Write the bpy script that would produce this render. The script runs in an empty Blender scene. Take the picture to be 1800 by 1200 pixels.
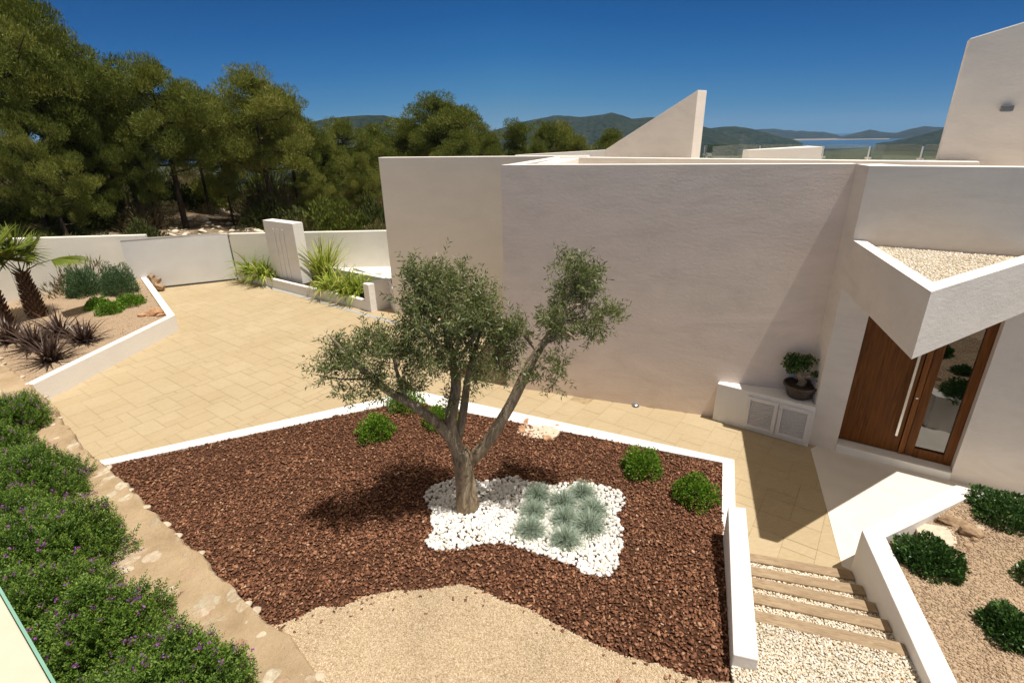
import bpy, bmesh, math, random
import numpy as np
from mathutils import Vector, Matrix
C = bpy.context.scene
rad = math.radians
# ------------------------------------------------------------------ camera, sky, sun, exposure
H = 5.3                                   # eye height over the paved yard, metres
FPX = 900.0                               # focal length in pixels of an 1800 px wide picture
_d = np.array([950.-900., 2850.-600., FPX]); _d /= np.linalg.norm(_d)
_up = -_d
_z = np.array([0., 0., 1.]); _fw = _z - _up*(_z @ _up); _fw /= np.linalg.norm(_fw)
_rt = np.cross(_fw, _up)
if _rt[0] < 0: _rt = -_rt
RM = np.array([_rt, _fw, _up])            # camera axes (right, down, forward) -> world
cam_d = bpy.data.cameras.new('camera'); cam = bpy.data.objects.new('camera', cam_d)
C.collection.objects.link(cam); C.camera = cam
cam_d.sensor_width = 36; cam_d.lens = 36*FPX/1800; cam_d.clip_end = 40000; cam_d.clip_start = 0.05
m = Matrix([[RM[i][0], -RM[i][1], -RM[i][2], (0, 0, H)[i]] for i in range(3)] + [[0, 0, 0, 1]])
cam.matrix_world = m
SUN = Vector((.266, -.134, 1)).normalized()
w = bpy.data.worlds.new('World'); C.world = w; w.use_nodes = True
nt = w.node_tree; nt.nodes.clear()
sky = nt.nodes.new('ShaderNodeTexSky'); sky.sky_type = 'NISHITA'; sky.sun_disc = False
sky.sun_elevation = math.asin(SUN.z); sky.sun_rotation = math.atan2(SUN.x, SUN.y)
sky.altitude = 0; sky.air_density = 1.0; sky.dust_density = 0.0; sky.ozone_density = 1.6
hs = nt.nodes.new('ShaderNodeHueSaturation'); hs.inputs['Saturation'].default_value = 1.12; hs.inputs['Value'].default_value = 1.0
bg = nt.nodes.new('ShaderNodeBackground'); bg.inputs[1].default_value = 0.075
wo = nt.nodes.new('ShaderNodeOutputWorld')
nt.links.new(sky.outputs[0], hs.inputs['Color']); nt.links.new(hs.outputs[0], bg.inputs[0])
# deep polarised blue of the low, visible sky: gradient by the direction's height, a little lighter towards +x
tc_ = nt.nodes.new('ShaderNodeTexCoord'); sp_ = nt.nodes.new('ShaderNodeSeparateXYZ'); nt.links.new(tc_.outputs['Generated'], sp_.inputs[0])
m1 = nt.nodes.new('ShaderNodeMath'); m1.operation = 'MULTIPLY_ADD'; ab = nt.nodes.new('ShaderNodeMath'); ab.operation = 'ABSOLUTE'; nt.links.new(sp_.outputs[0], ab.inputs[0]); nt.links.new(ab.outputs[0], m1.inputs[0]); m1.inputs[1].default_value = .08
nt.links.new(sp_.outputs[2], m1.inputs[2])
cr_n = nt.nodes.new('ShaderNodeValToRGB'); els = cr_n.color_ramp.elements
els[1].position = .62; els[1].color = (.37, .315, .245, 1); els[0].color = (.13, .255, .38, 1)  # warm upper sky, out of frame, added as fill for the shaded walls
for p_, c_ in ((.03, (.088, .225, .37)), (.075, (.036, .175, .36)), (.13, (.010, .118, .325)), (.19, (.001, .078, .265)), (.26, (.001, .050, .19)), (.42, (.06, .11, .19))):
    e_ = els.new(p_); e_.color = (*c_, 1)
nt.links.new(m1.outputs[0], cr_n.inputs[0]); bg2 = nt.nodes.new('ShaderNodeBackground'); nt.links.new(cr_n.outputs[0], bg2.inputs[0]); bg2.inputs[1].default_value = 1.0
mxs = nt.nodes.new('ShaderNodeMixShader'); mxs.inputs[0].default_value = .965
nt.links.new(bg.outputs[0], mxs.inputs[1]); nt.links.new(bg2.outputs[0], mxs.inputs[2]); nt.links.new(mxs.outputs[0], wo.inputs[0])
sd = bpy.data.lights.new('sun', 'SUN'); sd.energy = 4.5; sd.angle = rad(.5); sd.color = (1, .955, .88)
so = bpy.data.objects.new('sun', sd); C.collection.objects.link(so)
so.rotation_euler = SUN.to_track_quat('Z', 'Y').to_euler()
C.view_settings.view_transform = 'Standard'; C.view_settings.look = 'None'; C.view_settings.gamma = 1
C.view_settings.exposure = 0.25
C.render.resolution_x = 1024; C.render.resolution_y = 682

# ------------------------------------------------------------------ helpers
rng = np.random.default_rng(7)
def ray(x, y):
    v = RM @ np.array([x-900., y-600., FPX]); return v/np.linalg.norm(v)
def G(x, y, z=0.0):                       # where the line of sight meets the level z
    r = ray(x, y); t = (z-H)/r[2]; return (float(r[0]*t), float(r[1]*t))
def AT(x, y, D):                          # point at horizontal distance D
    r = ray(x, y); t = D/math.hypot(r[0], r[1]); return np.array([r[0]*t, r[1]*t, H+r[2]*t])
def onplane(x, y, p, d):                  # vertical plane through p with direction d
    n = np.array([d[1], -d[0]]); r = ray(x, y); t = (n @ np.array(p[:2]))/(n @ r[:2])
    return np.array([r[0]*t, r[1]*t, H+r[2]*t])
def inside(P, poly):
    P = np.asarray(P); x, y = P[:, 0], P[:, 1]; ins = np.zeros(len(P), bool); n = len(poly); j = n-1
    for i in range(n):
        xi, yi = poly[i][:2]; xj, yj = poly[j][:2]
        c = ((yi > y) != (yj > y)) & (x < (xj-xi)*(y-yi)/((yj-yi) if yj != yi else 1e-9)+xi)
        ins ^= c; j = i
    return ins
def loc_of(o):
    l = Vector((0, 0, 0))
    while o is not None: l += o.location; o = o.parent
    return l
def mesh(name, V, Fs, mat, parent=None, smooth=False, attr=None, mi=None, bevel=0, local=False, loc=None):
    V = np.asarray(V, dtype=np.float32).reshape(-1, 3)
    off = Vector((0, 0, 0))
    if parent is not None and not local: off = loc_of(parent)
    if loc is not None: off = off+Vector(loc)
    if not local: V = V-np.array(off, dtype=np.float32)
    me = bpy.data.meshes.new(name)
    if isinstance(Fs, np.ndarray):
        k = Fs.shape[1]; nf = len(Fs)
        me.vertices.add(len(V)); me.vertices.foreach_set('co', V.ravel())
        me.loops.add(nf*k); me.loops.foreach_set('vertex_index', Fs.astype(np.int32).ravel())
        me.polygons.add(nf); me.polygons.foreach_set('loop_start', np.arange(0, nf*k, k, dtype=np.int32))
        me.polygons.foreach_set('loop_total', np.full(nf, k, np.int32))
        me.update(calc_edges=True)
    else:
        me.from_pydata([tuple(map(float, v)) for v in V], [], [tuple(int(i) for i in f) for f in Fs]); me.update()
    for mm in (mat if isinstance(mat, (list, tuple)) else [mat]): me.materials.append(mm)
    if mi is not None: me.polygons.foreach_set('material_index', np.asarray(mi, np.int32))
    if smooth: me.polygons.foreach_set('use_smooth', np.ones(len(me.polygons), bool))
    if attr is not None:
        a = me.attributes.new('v', 'FLOAT', 'FACE'); a.data.foreach_set('value', np.asarray(attr, np.float32))
    me.validate()
    o = bpy.data.objects.new(name, me); C.collection.objects.link(o)
    if parent is not None: o.parent = parent
    if loc is not None: o.location = loc
    if bevel:
        b = o.modifiers.new('bevel', 'BEVEL'); b.width = bevel; b.segments = 2; b.limit_method = 'ANGLE'; b.angle_limit = rad(40)
    return o
def tag(o, label=None, cat=None, group=None, kind=None):
    if label: o['label'] = label
    if cat: o['category'] = cat
    if group: o['group'] = group
    if kind: o['kind'] = kind
    return o
def thing(name, label, cat, loc=(0, 0, 0), rz=0, group=None):
    o = bpy.data.objects.new(name, None); C.collection.objects.link(o)
    o.location = loc; o.rotation_euler = (0, 0, rz); o.empty_display_size = .3
    return tag(o, label, cat, group)
def copy_tree(o, parent=None):
    c = o.copy(); C.collection.objects.link(c); c.parent = parent
    for ch in list(o.children): copy_tree(ch, c)
    return c
class MB:
    def __init__(s): s.V = []; s.F = []
    def add(s, V, F):
        b = len(s.V); s.V += [tuple(v) for v in V]; s.F += [tuple(i+b for i in f) for f in F]; return s
    def prism(s, poly, z0, z1):           # z0, z1 scalars or per-vertex lists
        n = len(poly); a = sum(poly[i][0]*poly[(i+1) % n][1]-poly[(i+1) % n][0]*poly[i][1] for i in range(n))
        z0 = list(z0) if hasattr(z0, '__len__') else [z0]*n; z1 = list(z1) if hasattr(z1, '__len__') else [z1]*n
        if a < 0: poly = poly[::-1]; z0 = z0[::-1]; z1 = z1[::-1]
        V = [(p[0], p[1], z) for p, z in zip(poly, z0)]+[(p[0], p[1], z) for p, z in zip(poly, z1)]
        F = [tuple(range(n))[::-1], tuple(range(n, 2*n))]+[(i, (i+1) % n, n+(i+1) % n, n+i) for i in range(n)]
        return s.add(V, F)
    def box(s, c, size, rz=0, rx=0, ry=0):
        M = Matrix.Translation(c) @ Matrix.Rotation(rz, 4, 'Z') @ Matrix.Rotation(ry, 4, 'Y') @ Matrix.Rotation(rx, 4, 'X')
        V = [M @ Vector((x*size[0]/2, y*size[1]/2, z*size[2]/2)) for z in (-1, 1) for x, y in ((-1, -1), (1, -1), (1, 1), (-1, 1))]
        return s.add(V, [(3, 2, 1, 0), (4, 5, 6, 7), (0, 1, 5, 4), (1, 2, 6, 5), (2, 3, 7, 6), (3, 0, 4, 7)])
    def strip(s, a, b, t, z0, z1, side=1):  # wall from a to b of thickness t to the left (side=1) or right
        a = np.array(a[:2], float); b = np.array(b[:2], float); d = (b-a)/np.linalg.norm(b-a); n = np.array([-d[1], d[0]])*t*side
        return s.prism([tuple(a), tuple(b), tuple(b+n), tuple(a+n)], z0, z1)
    def tube(s, pts, rads, sides=8, jit=0, cap=True):
        pts = [Vector(p) for p in pts]; n = len(pts); b = len(s.V); ref = Vector((.3, .9, .2))
        for i, p in enumerate(pts):
            t = (pts[min(i+1, n-1)]-pts[max(i-1, 0)]).normalized()
            u = t.cross(ref).normalized(); v = t.cross(u)
            for k in range(sides):
                a = 2*math.pi*k/sides; r = rads[i]*(1+jit*(random.random()-.5)*2)
                s.V.append(tuple(p+u*math.cos(a)*r+v*math.sin(a)*r))
        for i in range(n-1):
            for k in range(sides):
                k2 = (k+1) % sides; s.F.append((b+i*sides+k, b+i*sides+k2, b+(i+1)*sides+k2, b+(i+1)*sides+k))
        if cap: s.F.append(tuple(b+k for k in range(sides))[::-1]); s.F.append(tuple(b+(n-1)*sides+k for k in range(sides)))
        return s
    def lathe(s, c, prof, sides=24, jit=0):
        b = len(s.V)
        for r, z in prof:
            for k in range(sides):
                a = 2*math.pi*k/sides; s.V.append((c[0]+r*math.cos(a), c[1]+r*math.sin(a), c[2]+z))
        for i in range(len(prof)-1):
            for k in range(sides):
                k2 = (k+1) % sides; s.F.append((b+i*sides+k, b+i*sides+k2, b+(i+1)*sides+k2, b+(i+1)*sides+k))
        return s
    def build(s, name, mat, parent=None, **k): return mesh(name, s.V, s.F, mat, parent, **k)
def unit(a): return a/np.maximum(np.linalg.norm(a, axis=-1, keepdims=True), 1e-9)
def leaves(P, D, L, W, up=None, fold=0.0):
    """diamond leaf faces; P base points, D directions"""
    n = len(P); D = unit(D); R_ = rng.normal(size=(n, 3))
    if up is not None: R_ = R_*(1-up)+np.array([0, 0, 1.])*up
    S = unit(np.cross(D, R_)); L = np.broadcast_to(L, (n,))[:, None]; W = np.broadcast_to(W, (n,))[:, None]
    N = np.cross(S, D)
    V = np.stack([P, P+D*L*.45+S*W/2+N*fold*W, P+D*L, P+D*L*.45-S*W/2+N*fold*W], 1).reshape(-1, 3)
    return V, np.arange(4*n).reshape(n, 4)
def blades(P, D, L, W, droop, seg=5, flat=0):
    """long curved strap leaves: P base, D start direction, droop bends them to the ground"""
    n = len(P); D = unit(D); S = unit(np.cross(D, np.tile([0, 0, 1.], (n, 1)))+rng.normal(size=(n, 3))*.15)
    L = np.broadcast_to(L, (n,)); W = np.broadcast_to(W, (n,)); droop = np.broadcast_to(droop, (n,))
    V = np.zeros((n, seg+1, 2, 3)); p = P.copy(); d = D.copy()
    for i in range(seg+1):
        t = i/seg; ww = (W*(1-t**2)*(.75+.5*min(t*3, 1)))[:, None]*.5+.0005
        V[:, i, 0] = p-S*ww; V[:, i, 1] = p+S*ww
        p = p+d*(L/seg)[:, None]; d = d.copy(); d[:, 2] -= droop/seg*(1+t); d = unit(d)
    base = (np.arange(n)*(seg+1)*2)[:, None]; fs = []
    for i in range(seg): fs.append(base+np.array([2*i, 2*i+1, 2*i+3, 2*i+2]))
    F = np.stack(fs, 1).reshape(-1, 4)
    return V.reshape(-1, 3), F, np.repeat(rng.random(n), seg)
def rocks(P, S, flat=.7, sub=1, base=None):
    """many small stones in one mesh: P centres, S sizes"""
    bm = bmesh.new(); bmesh.ops.create_icosphere(bm, subdivisions=sub, radius=1)
    v0 = np.array([v.co[:] for v in bm.verts]); f0 = np.array([[v.index for v in f.verts] for f in bm.faces]); bm.free()
    n = len(P); a = rng.random(n)*6.283
    sc = np.stack([rng.uniform(.75, 1.3, n), rng.uniform(.65, 1., n), rng.uniform(.8, 1.1, n)*flat], 1)*np.asarray(S)[:, None]
    V = v0[None]*sc[:, None, :]*(1+rng.normal(size=(n, len(v0), 1))*.07)
    tl = rng.normal(size=n)*.25; V[:, :, 2] += V[:, :, 0]*tl[:, None]
    c, s_ = np.cos(a)[:, None], np.sin(a)[:, None]
    x = V[:, :, 0]*c-V[:, :, 1]*s_; y = V[:, :, 0]*s_+V[:, :, 1]*c; V[:, :, 0] = x; V[:, :, 1] = y
    V += np.asarray(P)[:, None, :]
    F = (f0[None]+(np.arange(n)*len(v0))[:, None, None]).reshape(-1, 3)
    return V.reshape(-1, 3), F, np.repeat(rng.random(n), len(f0))

# ------------------------------------------------------------------ materials
class NB:
    def __init__(s, name):
        s.m = bpy.data.materials.new(name); s.m.use_nodes = True; s.t = s.m.node_tree; s.n = s.t.nodes; s.l = s.t.links
        s.b = s.n['Principled BSDF']; s.pos = s.n.new('ShaderNodeNewGeometry').outputs['Position']
    def node(s, k, **kw):
        n = s.n.new(k)
        for a, v in kw.items():
            if a in n.inputs.keys() if isinstance(a, str) else False: n.inputs[a].default_value = v
            else: setattr(n, a, v)
        return n
    def link(s, a, b): s.l.new(a, b)
    def noise(s, scale, detail=4, rough=.55, dist=0, vec=None, stretch=None):
        n = s.n.new('ShaderNodeTexNoise'); n.inputs['Scale'].default_value = scale; n.inputs['Detail'].default_value = detail
        n.inputs['Roughness'].default_value = rough; n.inputs['Distortion'].default_value = dist
        v = vec or s.pos
        if stretch:
            mp = s.n.new('ShaderNodeMapping'); mp.inputs['Scale'].default_value = stretch[:3]
            if len(stretch) > 3: mp.inputs['Rotation'].default_value = (0, 0, stretch[3])
            s.link(v, mp.inputs[0]); v = mp.outputs[0]
        s.link(v, n.inputs['Vector']); return n.outputs[0]
    def vor(s, scale, feature='F1', rnd=1, out='Distance', vec=None):
        n = s.n.new('ShaderNodeTexVoronoi'); n.feature = feature; n.inputs['Scale'].default_value = scale; n.inputs['Randomness'].default_value = rnd
        s.link(vec or s.pos, n.inputs['Vector']); return n.outputs[out]
    def ramp(s, fac, stops, interp='LINEAR'):
        r = s.n.new('ShaderNodeValToRGB'); cr = r.color_ramp; cr.interpolation = interp
        while len(cr.elements) < len(stops): cr.elements.new(.5)
        for e, (p, c) in zip(cr.elements, stops): e.position = p; e.color = (*c, 1) if len(c) == 3 else c
        s.link(fac, r.inputs[0]); return r.outputs[0]
    def mix(s, a, b, fac, mode='MIX'):
        n = s.n.new('ShaderNodeMix'); n.data_type = 'RGBA'; n.blend_type = mode
        for sock, v in ((n.inputs[6], a), (n.inputs[7], b)):
            if isinstance(v, (tuple, list)): sock.default_value = (*v, 1)
            else: s.link(v, sock)
        if isinstance(fac, (int, float)): n.inputs[0].default_value = fac
        else: s.link(fac, n.inputs[0])
        return n.outputs[2]
    def math(s, op, a, b=0, clamp=False):
        n = s.n.new('ShaderNodeMath'); n.operation = op; n.use_clamp = clamp
        for i, v in enumerate((a, b)):
            if isinstance(v, (int, float)): n.inputs[i].default_value = v
            else: s.link(v, n.inputs[i])
        return n.outputs[0]
    def bump(s, h, dist=.01, strength=1, prev=None):
        n = s.n.new('ShaderNodeBump'); n.inputs['Distance'].default_value = dist; n.inputs['Strength'].default_value = strength
        s.link(h, n.inputs['Height'])
        if prev is not None: s.link(prev, n.inputs['Normal'])
        return n.outputs[0]
    def attr(s, name='v'):
        n = s.n.new('ShaderNodeAttribute'); n.attribute_name = name; return n.outputs['Fac']
    def objrand(s): return s.n.new('ShaderNodeObjectInfo').outputs['Random']
    def col(s, c):
        if isinstance(c, (tuple, list)): s.b.inputs['Base Color'].default_value = (*c, 1)
        else: s.link(c, s.b.inputs['Base Color'])
        return s
    def nrm(s, n): s.link(n, s.b.inputs['Normal']); return s
    def rough(s, r, spec=.3):
        if isinstance(r, (int, float)): s.b.inputs['Roughness'].default_value = r
        else: s.link(r, s.b.inputs['Roughness'])
        s.b.inputs['Specular IOR Level'].default_value = spec; return s
def plaster(name, c, wave=1.0, dirt=.5, cloud=0):
    b = NB(name); c = np.array(c)
    n1 = b.noise(1.1, 5, .6, .4, stretch=(1, 1, 2.2)); n2 = b.noise(160, 2, .6); n3 = b.noise(9, 4, .6, .6, stretch=(1, 1, 2.5)); n4 = b.noise(42, 3, .6)
    col = b.ramp(n1, [(.25, tuple(c*.93)), (.75, tuple(np.minimum(c*1.03, .86)))])
    if cloud: col = b.mix(col, b.ramp(b.noise(.8, 6, .62, 1.6, stretch=(.8, .8, 2.6)), [(.36, (.90, .885, .88)), (.5, (1, 1, 1)), (.64, (1.06, 1.055, 1.05))]), cloud, 'MULTIPLY')
    streak = b.ramp(b.noise(3.5, 5, .7, 0, stretch=(2.2, 2.2, .18)), [(.56, (1, 1, 1)), (.85, (.90, .87, .82))])
    b.col(b.mix(col, streak, dirt, 'MULTIPLY'))
    nn = b.bump(n3, .02*wave, .35); nn = b.bump(n4, .005, .25, nn); nn = b.bump(n2, .0022, .6, nn); b.nrm(nn).rough(.85, .2); return b.m
M = {}
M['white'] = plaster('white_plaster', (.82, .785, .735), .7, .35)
M['wall'] = plaster('facade_plaster', (.78, .70, .615), .7, .4, .5)
M['wallwarm'] = plaster('garage_plaster', (.76, .69, .60), .35, .2)
M['wallfront'] = plaster('shaded_facade_plaster', (.83, .70, .605), .6, .5, .6)
M['cream'] = plaster('boundary_plaster', (.74, .70, .61), .6, .6)
def flat(name, c, r=.5, spec=.4, metal=0, nz=.06, sc=6, bumpd=0):
    b = NB(name); c = np.array(c); n = b.noise(sc, 4)
    b.col(b.ramp(n, [(.3, tuple(c*(1-nz))), (.7, tuple(np.minimum(c*(1+nz), 1)))])); b.rough(r, spec); b.b.inputs['Metallic'].default_value = metal
    if bumpd: b.nrm(b.bump(b.noise(sc*12, 3), bumpd, .7))
    return b.m
M['gate'] = flat('gate_paint', (.70, .69, .67), .45, .4, 0, .04, 1.5)
M['steel'] = flat('brushed_steel', (.62, .61, .58), .3, .5, 1, .05, 20)
M['dark'] = flat('dark_metal', (.05, .05, .05), .5, .4)
M['grey'] = flat('grey_metal', (.16, .16, .16), .5, .4)
M['shutter'] = flat('shutter_paint', (.74, .70, .67), .5, .4, 0, .03)
M['soil'] = flat('dark_soil', (.06, .04, .028), .95, .1, 0, .4, 30, .02)
M['bronze'] = flat('bronze_pot', (.055, .038, .028), .42, .5, 0, .35, 25, .003)
M['slab'] = flat('concrete_cover', (.62, .52, .40), .9, .2, 0, .14, 14, .006)
def m_pave():
    b = NB('stamped_paving'); v = b.attr()
    c = b.ramp(v, [(0, (.445, .352, .218)), (.5, (.455, .362, .228)), (1, (.466, .374, .240))])
    st = b.ramp(b.noise(.55, 5, .6), [(.3, (.93, .90, .85)), (.7, (1.05, 1.04, 1.03))])
    c = b.mix(c, st, .7, 'MULTIPLY')
    c = b.mix(c, b.ramp(b.noise(7, 6, .65, 1.5, stretch=(1, 3, 1, .6)), [(.35, (.92, .90, .86)), (.65, (1.04, 1.04, 1.05))]), .8, 'MULTIPLY')
    b.col(c).rough(.8, .25); nn = b.bump(b.noise(6, 6, .65, 1.2, stretch=(1, 2.5, 1, .6)), .012, .4); b.nrm(b.bump(b.noise(80, 3), .002, .5, nn)); return b.m
M['pave'] = m_pave()
M['joint'] = flat('paving_joint', (.365, .27, .155), .95, .1, 0, .25, 9)
M['entry'] = flat('smooth_cement', (.72, .66, .58), .7, .3, 0, .05, 3, .001)
M['drain'] = flat('drain_channel_grey', (.38, .37, .34), .7, .3, 0, .1, 12)
def m_gravel(name, cols, sc=60, bd=.012, dark=.5):
    b = NB(name); c = b.n.new('ShaderNodeTexVoronoi'); c.inputs['Scale'].default_value = sc; b.link(b.pos, c.inputs['Vector'])
    sep = b.n.new('ShaderNodeSeparateColor'); b.link(c.outputs['Color'], sep.inputs[0]); n = len(cols)
    cc = b.ramp(sep.outputs[0], [(i/(n-1), k) for i, k in enumerate(cols)])
    cc = b.mix(cc, b.ramp(c.outputs['Distance'], [(.45, (1, 1, 1)), (.8, (dark, dark*.95, dark*.88))]), 1, 'MULTIPLY')
    cc = b.mix(cc, b.ramp(b.noise(1.2, 4), [(.3, (.92, .90, .88)), (.7, (1.04, 1.04, 1.04))]), .8, 'MULTIPLY')
    h = b.math('SUBTRACT', 1, c.outputs['Distance']); nn = b.bump(h, bd, .9); nn = b.bump(b.noise(sc*.35, 4), bd*1.4, .6, nn)
    b.col(cc).rough(.9, .15).nrm(nn); return b.m
M['sand'] = m_gravel('sand_gravel', [(.46, .35, .22), (.57, .45, .30), (.50, .38, .25), (.66, .55, .40)], 75, .008, .68)
M['pinkgravel'] = m_gravel('planter_gravel', [(.36, .255, .165), (.48, .355, .24), (.41, .30, .20), (.56, .43, .30)], 62, .01, .62)
M['palegravel'] = m_gravel('pale_gravel', [(.62, .54, .40), (.74, .68, .56), (.66, .55, .40), (.80, .76, .68)], 42, .016, .4)
def m_attr(name, stops, r=.85, spec=.2, nsc=40, bd=.003, tint=None):
    b = NB(name); c = b.ramp(b.attr(), stops)
    c = b.mix(c, b.ramp(b.noise(nsc, 3), [(.3, (.78, .76, .74)), (.7, (1.12, 1.1, 1.08))]), .8, 'MULTIPLY'); c = b.mix(c, b.ramp(b.noise(1.1, 4, .6), [(.35, (.84, .83, .82)), (.65, (1.12, 1.11, 1.1))]), .8, 'MULTIPLY')
    b.col(c).rough(r, spec).nrm(b.bump(b.noise(nsc*3, 3), bd, .7)); return b.m
M['chip'] = m_attr('bark_chip', [(0, (.080, .034, .018)), (.4, (.180, .076, .040)), (.7, (.315, .148, .080)), (.9, (.46, .26, .15)), (1, (.62, .46, .32))], .7, .3)
M['barkbase'] = flat('bark_bed', (.10, .046, .026), .95, .1, 0, .5, 40, .02)
M['pebble'] = m_attr('white_pebble', [(0, (.74, .70, .63)), (.5, (.82, .81, .78)), (1, (.85, .84, .83))], .6, .3, 20, .001)
M['sandstone'] = m_attr('sand_stone', [(0, (.38, .28, .17)), (.5, (.55, .43, .29)), (1, (.68, .57, .42))])
M['pinkstone'] = m_attr('planter_stone', [(0, (.29, .20, .13)), (.5, (.42, .31, .21)), (1, (.55, .43, .30))])
M['palestone'] = m_attr('pale_stone', [(0, (.56, .44, .29)), (.4, (.72, .65, .52)), (1, (.82, .79, .73))])
def m_rock(name, c1, c2):
    b = NB(name); n = b.noise(7, 6, .65, .8); b.col(b.ramp(n, [(.3, c1), (.7, c2)])).rough(.9, .2)
    b.nrm(b.bump(b.noise(26, 5, .65), .012, .8, b.bump(b.vor(9), .02, .5))); return b.m
M['rock'] = m_rock('orange_rock', (.36, .17, .08), (.60, .38, .22))
M['brownrock'] = m_rock('brown_rock', (.22, .14, .08), (.46, .32, .20))
M['palerock'] = m_rock('pale_rock', (.42, .34, .24), (.66, .56, .42))
def m_stonewall():
    b = NB('rubble_top'); base = b.ramp(b.noise(1.6, 6, .65), [(.3, (.37, .26, .155)), (.5, (.48, .35, .215)), (.72, (.56, .42, .27))])
    nz = b.n.new('ShaderNodeTexNoise'); nz.inputs['Scale'].default_value = 4; b.link(b.pos, nz.inputs['Vector'])
    vv = b.n.new('ShaderNodeVectorMath'); vv.operation = 'MULTIPLY_ADD'; b.link(nz.outputs[1], vv.inputs[0]); vv.inputs[1].default_value = (.22, .22, .22); b.link(b.pos, vv.inputs[2])
    v = b.n.new('ShaderNodeTexVoronoi'); v.inputs['Scale'].default_value = 3.6; b.link(vv.outputs[0], v.inputs['Vector'])
    sep = b.n.new('ShaderNodeSeparateColor'); b.link(v.outputs['Color'], sep.inputs[0])
    pick = b.math('GREATER_THAN', sep.outputs[1], .30); size = b.math('MULTIPLY', sep.outputs[2], .22); size = b.math('ADD', size, .36)
    inn = b.math('SUBTRACT', size, v.outputs['Distance']); inn = b.math('MULTIPLY', inn, 14, True); mask = b.math('MULTIPLY', inn, pick)
    mask = b.math('MULTIPLY', mask, b.ramp(b.noise(9, 4), [(.35, (.3, .3, .3)), (.6, (1, 1, 1))]))
    st = b.ramp(sep.outputs[0], [(0, (.46, .27, .17)), (.3, (.62, .50, .34)), (.6, (.44, .36, .25)), (.8, (.74, .66, .50)), (1, (.56, .36, .25))])
    st = b.mix(st, b.ramp(b.noise(18, 5), [(.3, (.75, .75, .75)), (.7, (1.15, 1.15, 1.15))]), .7, 'MULTIPLY')
    b.col(b.mix(base, st, b.math('MULTIPLY', mask, .9))).rough(.95, .1)
    h = b.math('MULTIPLY', mask, .35); nn = b.bump(h, .03, .8); nn = b.bump(b.noise(11, 7, .75), .05, .9, nn); b.nrm(b.bump(b.noise(90, 3), .004, .6, nn)); return b.m
M['rubble'] = m_stonewall()
def m_wood(name, c1, c2, axis, dens=1, r=.5, spec=.4, grainscale=1.0):
    b = NB(name); st = {'z': (14, 14, .7), 'u': (3, 22, 22)}[axis]
    tc = b.n.new('ShaderNodeTexCoord').outputs['Object']
    n = b.noise(1.6*dens, 7, .6, 1.4, vec=tc, stretch=st); n2 = b.noise(5*dens, 4, .6, 0, vec=tc, stretch=st)
    c = b.ramp(n, [(.3, c1), (.7, c2)]); c = b.mix(c, b.ramp(n2, [(.3, (.75, .72, .7)), (.7, (1.12, 1.1, 1.08))]), .7, 'MULTIPLY')
    b.col(c).rough(r, spec).nrm(b.bump(n2, .003*grainscale, .6)); return b.m
M['oak'] = m_wood('oiled_door_wood', (.085, .028, .005), (.235, .082, .013), 'z', 1, .5, .2)
M['oakl'] = m_wood('lighter_door_wood', (.17, .058, .010), (.31, .115, .024), 'z', 1, .5, .2)
M['sleeper'] = m_wood('weathered_sleeper', (.25, .175, .105), (.44, .335, .22), 'u', 1, .85, .15, 2)
def m_leaf(name, stops, trans=.35, r=.5, spec=.35, orand=0):
    b = NB(name); f = b.attr()
    if orand:
        f = b.math('ADD', b.math('MULTIPLY', f, 1-orand), b.math('MULTIPLY', b.objrand(), orand))
    c = b.ramp(f, stops); b.col(c).rough(r, spec)
    tr = b.n.new('ShaderNodeBsdfTranslucent'); b.link(b.mix(c, (1.0, 1.0, .45), .35, 'MULTIPLY'), tr.inputs[0])
    br = b.n.new('ShaderNodeMixShader'); br.inputs[0].default_value = trans; out = b.n['Material Output']
    b.link(b.b.outputs[0], br.inputs[1]); b.link(tr.outputs[0], br.inputs[2]); b.link(br.outputs[0], out.inputs[0]); return b.m
M['olive'] = m_leaf('olive_leaf', [(0, (.08, .105, .022)), (.5, (.16, .19, .06)), (.85, (.25, .27, .11)), (1, (.40, .40, .24))], .3, .42, .45)
M['box'] = m_leaf('bright_box_leaf', [(0, (.06, .14, .012)), (.6, (.15, .28, .022)), (1, (.30, .45, .05))])
M['pitto'] = m_leaf('dark_gloss_leaf', [(0, (.025, .07, .014)), (.6, (.055, .12, .026)), (1, (.13, .23, .05))], .2, .35, .5)
M['poly'] = m_leaf('polygala_leaf', [(0, (.03, .075, .012)), (.5, (.11, .20, .028)), (1, (.30, .42, .07))], .32)
M['flower'] = m_leaf('purple_petal', [(0, (.22, .03, .26)), (1, (.45, .12, .50))], .3)
M['pine'] = m_leaf('pine_needle', [(0, (.06, .085, .014)), (.45, (.165, .19, .032)), (.8, (.27, .275, .055)), (1, (.38, .33, .12))], .32, .6, .2, .35)
M['scrub'] = m_leaf('scrub_leaf', [(0, (.04, .056, .014)), (.5, (.09, .11, .028)), (1, (.17, .17, .055))], .25, .6, .2, .4)
M['drygrass'] = m_leaf('dry_scrub', [(0, (.10, .085, .04)), (.5, (.17, .14, .07)), (1, (.27, .22, .12))], .2, .8, .1, .3)
M['santo'] = m_leaf('grey_green_leaf', [(0, (.06, .12, .045)), (.6, (.10, .18, .075)), (1, (.18, .27, .12))], .2)
M['fescue'] = m_leaf('blue_fescue', [(0, (.22, .27, .21)), (.55, (.32, .40, .32)), (.85, (.42, .49, .38)), (1, (.48, .43, .24))], .2, .6)
M['phorm'] = m_leaf('bronze_flax_leaf', [(0, (.035, .020, .016)), (.6, (.085, .050, .038)), (1, (.16, .105, .075))], .15, .35, .5)
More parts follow.
